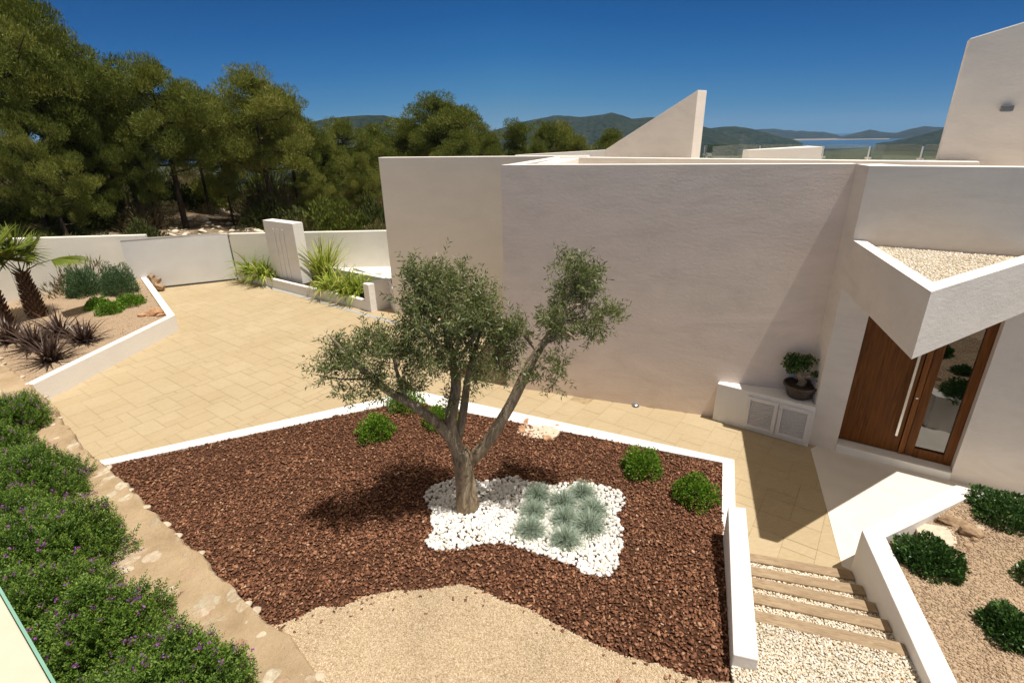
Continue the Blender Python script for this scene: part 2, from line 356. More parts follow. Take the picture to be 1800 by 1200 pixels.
M['strap'] = m_leaf('strap_leaf', [(0, (.13, .20, .02)), (.5, (.30, .38, .05)), (.85, (.48, .52, .10)), (1, (.55, .44, .18))], .35)
M['palm'] = m_leaf('palm_leaf', [(0, (.10, .13, .015)), (.6, (.19, .24, .03)), (1, (.34, .35, .07))], .35)
M['bonsai'] = m_leaf('bonsai_leaf', [(0, (.03, .07, .012)), (.6, (.06, .13, .02)), (1, (.12, .20, .04))], .25)
def m_bark(name, c1, c2, sc=6):
    b = NB(name); n = b.noise(sc, 6, .7, 1.2, stretch=(1.6, 1.6, .45)); b.col(b.ramp(n, [(.32, c1), (.68, c2)])).rough(.95, .1)
    b.nrm(b.bump(n, .05, .9, b.bump(b.noise(sc*5, 4, .6, 0, stretch=(1.6, 1.6, .4)), .012, .8))); return b.m
M['obark'] = m_bark('olive_bark', (.15, .10, .06), (.54, .43, .29), 6)
M['pbark'] = m_bark('pine_bark', (.035, .024, .016), (.10, .072, .05), 3)
M['palmbark'] = m_bark('palm_boot', (.07, .035, .02), (.24, .15, .09), 9)
def m_hill(name, c1, c2, c3, sc=.02, bd=6):
    b = NB(name); n = b.noise(sc, 8, .7); v = b.vor(sc*4); c = b.ramp(n, [(.3, c1), (.55, c2), (.72, c3)])
    c = b.mix(c, b.ramp(v, [(.2, (1.15, 1.15, 1.1)), (.7, (.6, .62, .6))]), .7, 'MULTIPLY'); b.col(c).rough(1, 0)
    b.nrm(b.bump(b.math('SUBTRACT', 1, v), bd, .8, b.bump(n, bd*6, .5))); return b.m
M['hill'] = m_hill('forested_hill', (.016, .024, .012), (.030, .038, .018), (.075, .062, .04), .012, 8)
M['hillfar'] = m_hill('far_forested_hill', (.016, .022, .016), (.028, .034, .022), (.06, .055, .04), .004, 20)
def m_terrain():
    b = NB('hillside_ground'); n = b.noise(.35, 6, .7); n2 = b.noise(3, 5, .7)
    near = b.ramp(n2, [(.3, (.16, .11, .07)), (.5, (.34, .25, .17)), (.7, (.52, .42, .31))])
    near = b.mix(near, b.ramp(n, [(.4, (.10, .09, .045)), (.62, (1, 1, 1))]), .8, 'MULTIPLY')
    v = b.vor(.085); far = b.ramp(b.noise(.02, 6, .7), [(.3, (.030, .042, .012)), (.6, (.055, .066, .02)), (.8, (.12, .11, .05))])
    far = b.mix(far, b.ramp(v, [(.2, (1.3, 1.25, 1.1)), (.7, (.45, .5, .45))]), .8, 'MULTIPLY')
    ln = b.n.new('ShaderNodeVectorMath'); ln.operation = 'LENGTH'; b.link(b.pos, ln.inputs[0])
    f = b.math('MULTIPLY', b.math('SUBTRACT', ln.outputs['Value'], 70), .02, True)
    b.col(b.mix(near, far, f)).rough(1, 0)
    nn = b.bump(b.math('SUBTRACT', 1, v), 3, .6); b.nrm(b.bump(n2, .15, .8, nn)); return b.m
M['terrain'] = m_terrain()
def m_water():
    b = NB('sea_water'); b.col((.015, .07, .13)).rough(.25, .5); b.nrm(b.bump(b.noise(.05, 4), 1.0, .3)); return b.m
M['water'] = m_water()
M['beach'] = flat('beach_sand', (.24, .20, .16), 1, 0, 0, .2, .01)
def m_glass(name, tint, refl=.08):
    b = NB(name); t = b.n.new('ShaderNodeBsdfTransparent'); t.inputs[0].default_value = (*tint, 1)
    g = b.n.new('ShaderNodeBsdfGlossy'); g.inputs['Roughness'].default_value = .02; fr = b.n.new('ShaderNodeFresnel'); fr.inputs[0].default_value = 1.5
    mx = b.n.new('ShaderNodeMixShader'); b.link(b.math('ADD', fr.outputs[0], refl-.04, True), mx.inputs[0]); b.link(t.outputs[0], mx.inputs[1]); b.link(g.outputs[0], mx.inputs[2])
    b.link(mx.outputs[0], b.n['Material Output'].inputs[0]); return b.m
M['glass'] = m_glass('balustrade_glass', (.86, .90, .86), .07)
M['doorglass'] = m_glass('door_glass', (.10, .12, .11), .20)
M['inner'] = flat('dim_interior', (.10, .095, .085), .9, .1)
M['greenedge'] = flat('green_glass_edge', (.22, .42, .32), .2, .5)
M['parapet'] = flat('parapet_cream', (.60, .54, .42), .8, .2, 0, .04, 8, .001)

# ------------------------------------------------------------------ terrain, sea, hills
def tz(x, y):
    x = np.asarray(x, float); y = np.asarray(y, float); r = np.hypot(x, y)
    left = np.clip((-x-9-.25*np.maximum(y-24, 0))*.13, 0, 8)*np.clip((y+10)/25, 0, 1)*np.exp(-np.maximum(r-60, 0)/120.)
    rt = np.clip((x*.5+y-22)/60, 0, 1); fall = -5*rt*rt*(3-2*rt)
    far = -60*np.clip((r-60)/700, 0, 1)**.7
    n = .25*np.sin(x*.7+1.3*np.sin(y*.31))*np.sin(y*.63+x*.2)+.12*np.sin(x*2.1+y*1.7)
    out = np.clip((y-(21.5+.1*x))/6, 0, 1)*np.clip((-x+30)/8, 0, 1); out = np.where(x < -17, np.maximum(out, np.clip((-x-17)/5, 0, 1)), out)
    return -.25+np.where(r > 60, 1, out)*(left+fall+n*.7+.15)+far
az = np.radians(np.linspace(-75, 75, 301)); rr = np.concatenate([np.linspace(2, 70, 120), np.geomspace(71, 3050, 110)])
A_, R_ = np.meshgrid(az, rr); X = R_*np.sin(A_); Y = R_*np.cos(A_); Z = tz(X, Y)
nz = np.sin(X*.011+2)*np.sin(Y*.009)*6*np.clip((R_-300)/900, 0, 1); Z = Z+nz*(R_ < 2800)
nr, na = X.shape; idx = np.arange(nr*na).reshape(nr, na)
Fq = np.stack([idx[:-1, :-1], idx[:-1, 1:], idx[1:, 1:], idx[1:, :-1]], -1).reshape(-1, 4)
o = mesh('terrain', np.stack([X, Y, Z], -1).reshape(-1, 3), Fq, M['terrain'], smooth=True); tag(o, kind='structure')
mb = MB(); mb.prism([(-8000, 2000), (9000, 2000), (9000, 9000), (-8000, 9000)], -62, -60.2); tag(mb.build('sea', M['water']), kind='structure')
def hill(name, prof, D, width, mat, seed=0, base=-62):
    prof = np.array(prof, float); xs = np.arange(prof[0, 0], prof[-1, 0]+1, 2.0)
    ys = np.interp(xs, prof[:, 0], prof[:, 1]); r2 = np.random.default_rng(seed)
    ys = ys+np.convolve(r2.normal(size=len(xs)+8), np.ones(5)/5, 'same')[4:-4]*.5
    S = np.linspace(-1, 1, 25); V = []
    k1 = r2.uniform(0, 6, 4)
    for j, s in enumerate(S):
        for i, (x, y) in enumerate(zip(xs, ys)):
            p = AT(x, y, D); u = p[:2]/np.linalg.norm(p[:2]); rdist = D+s*width
            a = math.atan2(u[0], u[1])*D/width
            sh = (math.cos(s*math.pi)*.5+.5); sh = sh**(1.1+.35*math.sin(a*3+k1[0])+.3*math.sin(a*7+s*2+k1[1]))
            zr = base+(p[2]-base)*sh; zr += (math.sin(a*11+s*9+k1[2])*.03+math.sin(a*23-s*13)*.015)*(p[2]-base)*abs(s)*(1-abs(s))*4
            q = u*rdist; V.append((q[0], q[1], zr))
    n = len(xs); idx = np.arange(len(V)).reshape(len(S), n)
    Fq = np.stack([idx[:-1, :-1], idx[:-1, 1:], idx[1:, 1:], idx[1:, :-1]], -1).reshape(-1, 4)
    tag(mesh(name, V, Fq, mat, smooth=True), kind='structure')
hill('hill', [(380, 225), (470, 222), (540, 216), (575, 209), (610, 205), (640, 203), (675, 203), (700, 209), (740, 220), (820, 234), (900, 240)], 1500, 420, M['hill'], 1)
hill('hill', [(860, 232), (920, 214), (975, 203), (1000, 204), (1020, 206), (1050, 203), (1075, 198), (1095, 203), (1110, 209), (1145, 206), (1190, 210), (1250, 226), (1300, 245)], 2300, 600, M['hill'], 2)
hill('hill', [(1130, 240), (1200, 230), (1240, 227), (1270, 223), (1290, 222), (1320, 226), (1345, 233), (1370, 240), (1400, 247), (1412, 253)], 2700, 420, M['hill'], 3)
hill('hill', [(1240, 238), (1310, 229), (1340, 227), (1360, 226), (1380, 229), (1400, 230), (1450, 232), (1468, 236), (1485, 242), (1520, 250)], 5600, 900, M['hillfar'], 4)
hill('hill', [(1440, 250), (1475, 241), (1500, 235), (1530, 228), (1560, 233), (1575, 234), (1600, 227), (1625, 222), (1660, 224), (1760, 226), (1840, 240)], 5200, 800, M['hillfar'], 5)
hill('hill', [(1540, 252), (1570, 248), (1600, 242), (1640, 232), (1665, 224), (1720, 214), (1800, 212), (1900, 230)], 2600, 420, M['hill'], 6)
p1, p2 = AT(1395, 248, 4200), AT(1562, 250, 4200)
mb = MB(); mb.prism([(p1[0]*.99, p1[1]*.99), (p2[0]*.99, p2[1]*.99), (p2[0]*1.2, p2[1]*1.2), (p1[0]*1.2, p1[1]*1.2)], -61, -59.4); tag(mb.build('beach', M['beach']), kind='structure')

# ------------------------------------------------------------------ house reference points
A0 = np.array(G(891, 679)); _B = np.array(G(1240, 730)); wd = (_B-A0)/np.linalg.norm(_B-A0); wn = np.array([-wd[1], wd[0]])  # wn points away from the camera
ZT = 4.79
Pw = A0+wd*np.dot(onplane(1505, 291, A0, wd)[:2]-A0, wd)
Q0 = np.array([5.33, 7.93]); fd = np.array([.832, -.555]); fn = np.array([.555, .832])     # facade line, fn points indoors
L0 = np.array([-3.80, 15.95]); ld = wd
def P2(p): return (float(p[0]), float(p[1]))
house = thing('house', 'modern white plaster house with tall blank walls, wooden entrance door and projecting canopy', 'house', (P2(A0)[0], P2(A0)[1], 0))
# front block
mb = MB(); back = 3.9
mb.prism([P2(A0), P2(Pw), P2(Pw+wn*.26), P2(A0+wn*.26)], -.3, ZT)
mb.build('front_wall', M['wallfront'], house)
mb = MB(); mb.prism([P2(A0+wn*.262), P2(A0+wd*.26+wn*.262), P2(A0+wd*.26+wn*back), P2(A0+wn*back)], -.3, ZT-.004); mb.build('side_wall', M['white'], house, bevel=.012)
# garage wall (left, further back)
lb = A0+wn*(back+.0); Lend = L0+ld*6.2
mb = MB(); mb.prism([P2(L0), P2(Lend), P2(Lend+wn*.3), P2(L0+wn*.3)], -.3, 4.81); mb.build('garage_wall', M['wallwarm'], house, bevel=.012)
mb = MB(); mb.prism([P2(L0+wn*.302), P2(L0+wn*6), P2(L0+wn*6+ld*.3), P2(L0+wn*.302+ld*.3)], -.3, 4.35); mb.build('side_wall', M['white'], house, bevel=.012)
# roof decks inside the parapets
mb = MB(); mb.prism([P2(A0+wd*.3+wn*.3), P2(Pw+wn*.3), P2(Pw+wn*9+wd*7), P2(A0+wd*.3+wn*9)], 4.2, 4.42); mb.build('roof_deck', M['entry'], house)
mb = MB(); mb.prism([P2(L0+wn*.31+ld*.31), P2(A0+wd*.2+wn*5.9), P2(A0+wd*.2+wn*13), P2(L0+wn*8+ld*.31)], 4.0, 4.3); mb.build('roof_deck', M['entry'], house)
# cross beam and second roof parapet
ra_, rb_ = np.array(G(983, 277, 4.80)), np.array(G(1722, 287, 4.74))
rdir = (rb_-ra_)/np.linalg.norm(rb_-ra_); rnn = np.array([-rdir[1], rdir[0]])
mb = MB(); mb.prism([P2(ra_), P2(rb_), P2(rb_+rnn*.28), P2(ra_+rnn*.28)], 4.0, [4.81, 4.76, 4.76, 4.81]); mb.build('roof_parapet', M['wall'], house, bevel=.01)
ba, bb_ = np.array(G(943, 287, 4.79)), np.array(G(975, 287, 4.79)); bc, bd_ = np.array(G(1018, 277, 4.80)), np.array(G(983, 277, 4.80))
mb = MB(); mb.prism([P2(ba), P2(bb_), P2(bc), P2(bd_)], 4.2, 4.786); mb.build('roof_beam', M['white'], house, bevel=.01)
# low white parapet left of the triangular wall
q1, q2 = AT(905, 272.5, 19.0), AT(1066, 263.5, 17.6)
mb = MB(); mb.strip(q1, q2, .3, 3.5, [q1[2], q2[2], q2[2], q1[2]]); mb.build('roof_parapet', M['white'], house, bevel=.01)
# triangular fin wall
t1, t2, t3 = AT(1064, 263, 17.5), AT(1227, 158, 14.6), AT(1243, 158, 14.9)
tn = np.array([t3[0]-t2[0], t3[1]-t2[1]])
mb = MB(); mb.prism([P2(t1), P2(t2), P2(np.array(t2[:2])+tn), P2(np.array(t1[:2])+tn)], 3.5, [t1[2], t2[2], t2[2], t1[2]+.02]); mb.build('fin_wall', M['wall'], house, bevel=.012)
# white wedge parapet behind
u1, u2 = AT(1318, 263.5, 16.5), AT(1447, 258, 15.4); u0 = AT(1306, 263.5, 17.6)
mb = MB(); mb.prism([P2(u1), P2(u2), P2(np.array(u2[:2])+[.2, 1.0]), P2(u0)], 3.5, [u1[2], u2[2], u2[2], u0[2]]); mb.build('roof_parapet', M['white'], house, bevel=.01)
# tall block at the right
Q_ = np.array([5.33, 7.93])+np.array([.555, .832])*2.4; kd = np.array([.832, -.555]); k1 = onplane(1705, 68, Q_, kd); k2 = onplane(1800, 39, Q_, kd); kn = np.array([-kd[1], kd[0]])
mb = MB(); e2 = k1[:2]+kd*6.0; sl = (k2[2]-k1[2])/np.linalg.norm(k2[:2]-k1[:2])
mb.prism([P2(k1), P2(e2), P2(e2+kn*.3), P2(k1[:2]+kn*.3)], 3.7, [k1[2], k1[2]+sl*6, k1[2]+sl*6, k1[2]]); mb.build('tower_wall', M['wall'], house, bevel=.012)
lp = onplane(1769, 191, k1, kd)
mb = MB(); mb.box((lp[0]-kn[0]*.05, lp[1]-kn[1]*.05, lp[2]), (.15, .11, .085), math.atan2(kd[1], kd[0])); wl = thing('wall_lamp', 'small dark box lamp high on the tall white wall', 'lamp', (lp[0], lp[1], lp[2]))
mb.build('lamp_body', M['grey'], wl, bevel=.006)
mb = MB(); mb.box((lp[0]-kn[0]*.06, lp[1]-kn[1]*.06, lp[2]-.045), (.11, .07, .012), math.atan2(kd[1], kd[0])); mb.build('lens', M['steel'], wl)
# facade: fin return, jambs, wall over the door
def fp(t, off=0): return Q0+fd*t+fn*off
t_l = float(np.dot(onplane(1470, 778, fp(0, .20), fd)[:2]-Q0, fd)); t_r = float(np.dot(onplane(1668, 843, Q0, fd)[:2]-Q0, fd))
ZB, ZC = 2.93, 3.70                                                    # canopy underside and top
mb = MB(); mb.prism([P2(Pw+wn*.002), P2(Q0), P2(fp(t_l)), P2(fp(t_l, .3)), P2(Pw+wd*.34+wn*.1)], -.3, ZB+.1); mb.build('entrance_wall', M['wall'], house)
mb = MB(); mb.prism([P2(fp(t_r)), P2(fp(9)), P2(fp(9, .3)), P2(fp(t_r, .3))], -.3, ZB+.1); mb.build('entrance_wall', M['wall'], house)
mb = MB(); mb.prism([P2(Pw+wn*.002), P2(Q0), P2(fp(9)), P2(fp(9, .3)), P2(fp(.45, .3)), P2(Pw+wd*.34+wn*.1)], ZB+.1005, ZT-.002); mb.build('upper_wall', M['wall'], house)
mb = MB(); mb.prism([P2(fp(.3, .31)), P2(fp(9, .31)), P2(fp(9, 6)), P2(fp(.3, 6))], 4.2, 4.42); mb.build('roof_deck', M['entry'], house)
# canopy: triangular slab with raised rim
T = np.array(G(1637, 513, ZC)); E1 = np.array(G(1800, 462, ZC)); ed = (E1-T)/np.linalg.norm(E1-T)
nF = np.array([fd[1], -fd[0]]); tt = (nF @ (Q0-T))/(nF @ ed); R1 = T+ed*tt
Wc = Q0-fn*.001
def offs(poly, d):
    out = []; n = len(poly)
    for i in range(n):
        a, b, c = [np.array(poly[(i+k) % n]) for k in (-1, 0, 1)]
        d1 = (b-a)/np.linalg.norm(b-a); d2 = (c-b)/np.linalg.norm(c-b); n1 = np.array([-d1[1], d1[0]]); n2 = np.array([-d2[1], d2[0]])
        m_ = (n1+n2); m_ /= np.linalg.norm(m_); out.append(b+m_*d/max(m_ @ n1, .2))
    return out
tri = [Wc, T, R1-fn*.001]; inn = offs(tri, .17)
a2 = np.array(Wc)+fd*.30; b2 = np.array(R1-fn*.001)-fd*.28
mb = MB(); mb.prism([P2(Wc), P2(T), P2(R1-fn*.001)], ZB, ZC-.16); cb = mb.build('canopy', M['wall'], house)
def isect(p, d, q, e):
    A = np.array([[d[0], -e[0]], [d[1], -e[1]]]); s = np.linalg.solve(A, np.array(q)-np.array(p)); return np.array(p)+np.array(d)*s[0]
dl = (T-Wc)/np.linalg.norm(T-Wc); il = isect(inn[1], dl, Wc, fd); ir = isect(inn[1], ed, Wc, fd)
mb = MB(); mb.prism([P2(Wc), P2(T), P2(inn[1]), P2(il)], ZC-.16, ZC); mb.prism([P2(T), P2(R1-fn*.001), P2(ir), P2(inn[1])], ZC-.16, ZC); mb.build('canopy_rim', M['wall'], cb)
mb = MB(); mb.prism([P2(il), P2(inn[1]), P2(ir)], ZC-.158, ZC-.07); mb.build('roof_gravel_bed', M['palegravel'], cb)
pts = rng.uniform([4, 4.5], [8, 9], (26000, 2)); pts = pts[inside(pts, [il, inn[1], ir])]
V, F, a = rocks(np.c_[pts, np.full(len(pts), ZC-.066)], rng.uniform(.009, .018, len(pts)), .7, 1); tag(mesh('roof_pebbles', V, F, M['palestone'], cb, attr=a), kind='stuff')
# entrance step and door
mb = MB(); mb.prism([P2(fp(t_l-.0, -.03)), P2(fp(t_r+.0, -.03)), P2(fp(t_r, .4)), P2(fp(t_l, .4))], -.1, .15); mb.build('door_step', M['white'], house, bevel=.01)
door = mesh('door_frame', [], [], M['oak'], house); C.collection.objects.unlink(door); bpy.data.objects.remove(door)
od = .20; W_ = t_r-t_l; dz0, dz1 = .152, 2.98; fa = math.atan2(fd[1], fd[0])
def panel(u0, u1, z0, z1, o0, o1, mb=None):
    mb = mb or MB(); mb.prism([P2(fp(t_l+W_*u0, o0)), P2(fp(t_l+W_*u1, o0)), P2(fp(t_l+W_*u1, o1)), P2(fp(t_l+W_*u0, o1))], z0, z1); return mb
fr = panel(.925, .999, dz0, dz1, od-.02, od+.08); panel(.68, .924, dz0, dz0+.17, od-.015, od+.08, fr); panel(.68, .924, dz1-.12, dz1, od-.015, od+.08, fr)
frame = fr.build('door_frame', M['oak'], house, bevel=.004)
leaf = panel(.0, .545, dz0+.01, dz1, od, od+.06).build('door', M['oak'], house, bevel=.004)
st = panel(.552, .60, dz0+.01, dz1, od-.02, od+.05); st.build('door_stile', M['oakl'], house, bevel=.004)
panel(.605, .679, dz0+.01, dz1, od-.005, od+.06).build('door_stile', M['oak'], house, bevel=.004)
panel(.68, .924, dz0+.172, dz1-.122, od+.03, od+.045).build('side_window', M['doorglass'], frame)
mb = MB()
for z in (.75, 2.15): mb.tube([(*fp(t_l+W_*.495, od+.005), z), (*fp(t_l+W_*.495, od-.06), z)], [.009, .009], 8)
mb.box((*fp(t_l+W_*.495, od-.07), 1.5), (.036, .018, 2.0), fa); mb.build('door_handle', M['steel'], leaf, bevel=.003)
mb = MB(); mb.tube([(*fp(t_l+W_*.576, od-.019), 1.22), (*fp(t_l+W_*.576, od-.03), 1.22)], [.02, .018], 12); mb.build('lock', M['steel'], leaf)
panel(-.05, 1.05, 0, 3.0, .75, .8).build('hall_partition', M['inner'], house)

# louvred cabinet against the wall
c0 = np.array(G(1252, 737)); c1 = np.array(G(1420, 785)); cz = .80
cab = thing('cabinet', 'white plaster wall cabinet with two louvred shutter doors beside the entrance', 'cabinet', (*P2(c0), 0))
cdir = (c1-c0)/np.linalg.norm(c1-c0); cn = np.array([-cdir[1], cdir[0]]); L_ = np.linalg.norm(c1-c0); ca = math.atan2(cdir[1], cdir[0])
s0 = isect(c0, wn, A0, wd)
wq = isect(c0, cdir, A0, wd)
mb = MB(); mb.prism([P2(c0+cdir*.0), P2(c1), P2(Q0-[.01, .01]), P2(Pw-wd*.004-wn*.003), P2(isect(c0, -cn, A0-wn*.003, wd))], -.05, cz); mb.build('cabinet_body', M['white'], cab, bevel=.012)
for k, (a, b) in enumerate(((.34, .655), (.665, .975))):
    ds = MB(); z0, z1 = .07, cz-.09; w0, w1 = L_*a, L_*b; fw_ = .065
    def bar(x0, x1, za, zb, th=.03, off=0, mb=None):
        p = c0+cdir*((x0+x1)/2)-cn*(th/2+off+.002); mb.box((p[0], p[1], (za+zb)/2), (x1-x0, th, zb-za), ca)
    bar(w0, w0+fw_, z0, z1, mb=ds); bar(w1-fw_, w1, z0, z1, mb=ds); bar(w0+fw_, w1-fw_, z0, z0+fw_, mb=ds); bar(w0+fw_, w1-fw_, z1-fw_, z1, mb=ds)
    dr = ds.build('shutter_door', M['shutter'], cab, bevel=.003); lv = MB(); n = 13
    for i in range(n):
        z = z0+fw_+(z1-z0-2*fw_)*(i+.5)/n; p = c0+cdir*((w0+w1)/2)-cn*.012
        lv.box((p[0], p[1], z), (w1-w0-2*fw_, .006, .034), ca, rx=rad(32))
    lv.build('louvres', M['shutter'], dr)
    kb = MB(); x = w1-.03 if k == 0 else w0+.03; p = c0+cdir*x-cn*.045; kb.box((p[0], p[1], z1-.1), (.018, .02, .018), ca); kb.build('knob', M['steel'], dr, bevel=.003)

# ------------------------------------------------------------------ paved yard
yard = [G(60, 700), G(245, 520), (-17.5, 21.7), G(418, 489), G(700, 470), (-3.5, 16.5), P2(L0+ld*6), P2(A0+wn*3), P2(A0), P2(Pw), P2(Q0+fn*.2), P2(fp(3, .1)), (8.5, 4), (4.6, 3.5), (3.0, 4.4), (3.0, 5.6), (-6, 6.6), (-11.9, 9)]
mb = MB(); mb.prism(yard, -.2, -.006); tag(mb.build('paving_bed', M['joint']), kind='structure')
pd = np.array(G(1371, 889))-np.array(G(1342, 970)); pd /= np.linalg.norm(pd); pn = np.array([-pd[1], pd[0]]); cell = .205
r2 = random.Random(5); NU, NV = 230, 230; occ = np.zeros((NU, NV), bool); Vt = []; Ft = []; at_ = []; o0 = np.array([-22., -6.]) 
o0 = np.array([0., 0.])-pd*16+pn*28
for i in range(NU):
    for j in range(NV):
        if occ[i, j]: continue
        for (a, b) in r2.sample([(2, 3), (3, 2), (2, 2), (3, 3), (1, 2), (2, 4), (2, 3), (3, 2)], 8)+[(2, 1), (1, 1)]:
            if i+a <= NU and j+b <= NV and not occ[i:i+a, j:j+b].any(): break
        else: a = b = 1
        occ[i:i+a, j:j+b] = True; g = .0027
        cs = [(i*cell+g, j*cell+g), ((i+a)*cell-g, j*cell+g), ((i+a)*cell-g, (j+b)*cell-g), (i*cell+g, (j+b)*cell-g)]
        W4 = [o0+pd*u+pn*(-v) for u, v in cs]; k = len(Vt)
        rr_ = r2.random(); h = [r2.uniform(-.001, .001)]*4
        Vt += [(p[0], p[1], hh) for p, hh in zip(W4, h)]; Ft.append((k, k+3, k+2, k+1)); at_.append(rr_)
Vt = np.array(Vt); Ft = np.array(Ft); ce = Vt[Ft].mean(1)[:, :2]; keep = inside(ce, yard); Ft = Ft[keep]; at_ = np.array(at_)[keep]
nrmz = np.cross(Vt[Ft[:, 1]]-Vt[Ft[:, 0]], Vt[Ft[:, 2]]-Vt[Ft[:, 0]])[:, 2]
if nrmz.mean() < 0: Ft = Ft[:, ::-1]
tag(mesh('paving', Vt, Ft, M['pave'], attr=at_), kind='structure')
# smooth cement apron at the entrance
ap = [G(1425, 789), G(1480, 995), (4.9, 4.4), (8.2, 4.6), P2(fp(3.2, .1)), P2(fp(.2, .1))]
mb = MB(); mb.prism(ap, -.1, .006); tag(mb.build('entrance_apron', M['entry']), kind='structure')
d0, d1 = np.array(G(438, 497)), np.array(G(700, 571)); mb = MB(); mb.strip(d0, d1, .17, -.1, .004); tag(mb.build('drain_channel', M['drain']), kind='structure')
t = thing('ground_light', 'small round silver light at foot of the big front wall', 'light', (*G(1117, 713), 0))
MB().lathe((*G(1117, 713), 0), [(0, .055), (.05, .052), (.075, .03), (.085, 0)], 20).build('housing', M['steel'], t, smooth=True)

# ------------------------------------------------------------------ boundary wall and gate
gl, gr = np.array(G(280, 507)), np.array(G(417, 492))
bl, br = np.array(G(70, 519, .45)), np.array(G(247, 486, .45))
gt = thing('driveway_gate', 'plain pale grey metal sliding gate closing the driveway', 'gate', (*P2(gl), 0))
gd = (gr-gl)/np.linalg.norm(gr-gl); gn = np.array([-gd[1], gd[0]]); gw = np.linalg.norm(gr-gl)
ext = .8
mb = MB(); mb.strip(gl-gd*ext, gr, .06, .05, [2.0, 1.9, 1.9, 2.0]); mb.build('gate_panel', M['gate'], gt, bevel=.006)
mb = MB(); mb.strip(gl-gd*ext-gn*.015, gr-gn*.015, .014, .03, .07); mb.build('bottom_rail', M['dark'], gt)
mb = MB(); mb.strip(gl-gd*ext-gn*.012, gr-gn*.012, .011, 1.96, [2.03, 1.93, 1.93, 2.03]); mb.build('top_rail', M['gate'], gt)
gb = np.array(G(236, 416, 1.93)); gb2 = np.array(G(236+2, 416, 1.93))
wl0 = thing('boundary_wall', 'long cream plaster boundary wall behind the palm, left of the gate', 'wall', (*P2(bl), 0))
bdv = (br-bl)/np.linalg.norm(br-bl); bl2 = bl-bdv*.5; cr_ = bl2+np.array([-1.0, -6.0])
ge = gl-gd*(ext-.12)
mb = MB(); mb.prism([P2(bl2), P2(br+bdv*.55), P2(br+bdv*.55+[-.1, .25]), P2(bl2+[-.2, .25])], -.3, [h for h in (2.50, 2.0, 2.0, 2.50)]); mb.build('wall_panel', M['cream'], wl0, bevel=.012)
mb = MB(); mb.prism([P2(cr_), P2(bl2-[0, .002]), P2(bl2-[.26, .002]), P2(cr_-[.26, 0])], -.3, 2.5); mb.build('wall_panel', M['cream'], wl0, bevel=.012)
wr0 = thing('boundary_wall', 'cream plaster boundary wall to the right of the gate, behind the upright slab', 'wall', (*P2(gr), 0))
bE = np.array(G(700, 405.5, 1.88)); gr2 = gr+gd*.03
mb = MB(); mb.strip(gr2, bE, .25, -.3, [1.9, 1.88, 1.88, 1.9]); mb.build('wall_panel', M['cream'], wr0, bevel=.012)
mb = MB(); mb.strip(gr2-[0, .012], gr2+gd*.05-[0, .012], .01, 0, 1.9); mb.build('gate_stop', M['grey'], wr0)
hp = np.array(G(398, 416, 1.86)); mb = MB(); mb.strip(gr2+gd*.02-gn*.03, gr2+gd*.32-gn*.03, .03, 1.80, 1.83); mb.build('bracket', M['grey'], wr0)

# ------------------------------------------------------------------ long white planter in the driveway with the upright slab
pf0, pf1, pf2, pf3 = [np.array(G(*p)) for p in ((423, 491), (616, 538), (653, 549), (693, 537))]
dv = (pf1-pf0)/np.linalg.norm(pf1-pf0); pnn = np.array([-dv[1], dv[0]])
pl = thing('planter', 'low white wall planter along the driveway drain, holding strap-leaved plants', 'planter', (*P2(pf0), 0))
mid = np.array(G(541, 521)); e_ = (pf2-pf1)/np.linalg.norm(pf2-pf1)
mb = MB(); mb.strip(pf0, mid-dv*.01, .16, -.1, .35); mb.build('planter_wall', M['white'], pl, bevel=.01)
mb = MB(); mb.strip(mid+dv*.01, pf1, .16, -.1, .35); mb.build('planter_wall', M['white'], pl, bevel=.01)
mb = MB(); mb.prism([P2(pf1+pnn*.0+e_*.003), P2(pf2), P2(pf2+pnn*.16), P2(pf1+pnn*.161)], -.1, [.35, .35, .35, .35]); mb.build('planter_wall', M['white'], pl, bevel=.01)
bk = np.array(G(672, 505, .0)); 
mb = MB(); mb.prism([P2(pf0+pnn*.162), P2(pf1+pnn*.162), P2(pf1+pnn*1.35+dv*.9), P2(pf0+pnn*1.35)], -.1, .27); mb.build('soil', M['soil'], pl)
mb = MB(); mb.prism([P2(pf0+pnn*1.352), P2(pf1+pnn*1.352+dv*.6), P2(pf1+pnn*1.55+dv*.6), P2(pf0+pnn*1.55)], -.1, .72); mb.build('back_wall', M['white'], pl, bevel=.01)
pier = thing('pier_wall', 'short taller white wall block at the end of the driveway planter', 'wall', (*P2(pf2), 0))
pdv = (pf3-pf2)/np.linalg.norm(pf3-pf2); pq = np.array([-pdv[1], pdv[0]])
mb = MB(); mb.prism([P2(pf2), P2(pf3), P2(pf3+pq*.3), P2(pf2+pq*.3)], -.1, .94); mb.build('pier_block', M['white'], pier, bevel=.012)
mb = MB(); mb.prism([P2(pf3+pdv*.002), P2(L0+[.0, -.02]), P2(L0+[-.05, .3]), P2(pf3+pq*.35)], -.1, .90); mb.build('pier_block', M['white'], pier, bevel=.012)
mo = thing('upright_slab', 'tall white rectangular upright slab with three shallow grooves standing in the planter', 'slab', (*P2(G(487, 482)), 0))
m0 = np.array(G(505, 503, .25)); m1 = np.array(G(541, 503, .25)); m0 = pf0+pnn*.35+dv*np.dot(np.array(G(486, 486, .27))-pf0, dv); m1 = pf0+pnn*.35+dv*np.dot(np.array(G(539, 497, .27))-pf0, dv)
mw = np.linalg.norm(m1-m0); mb = MB(); th = .42
mb.prism([P2(m0), P2(m1), P2(m1+pnn*th), P2(m0+pnn*th)], .0, 2.52)
mbo = mb.build('slab_body', M['white'], mo, bevel=.01)
gv = MB()
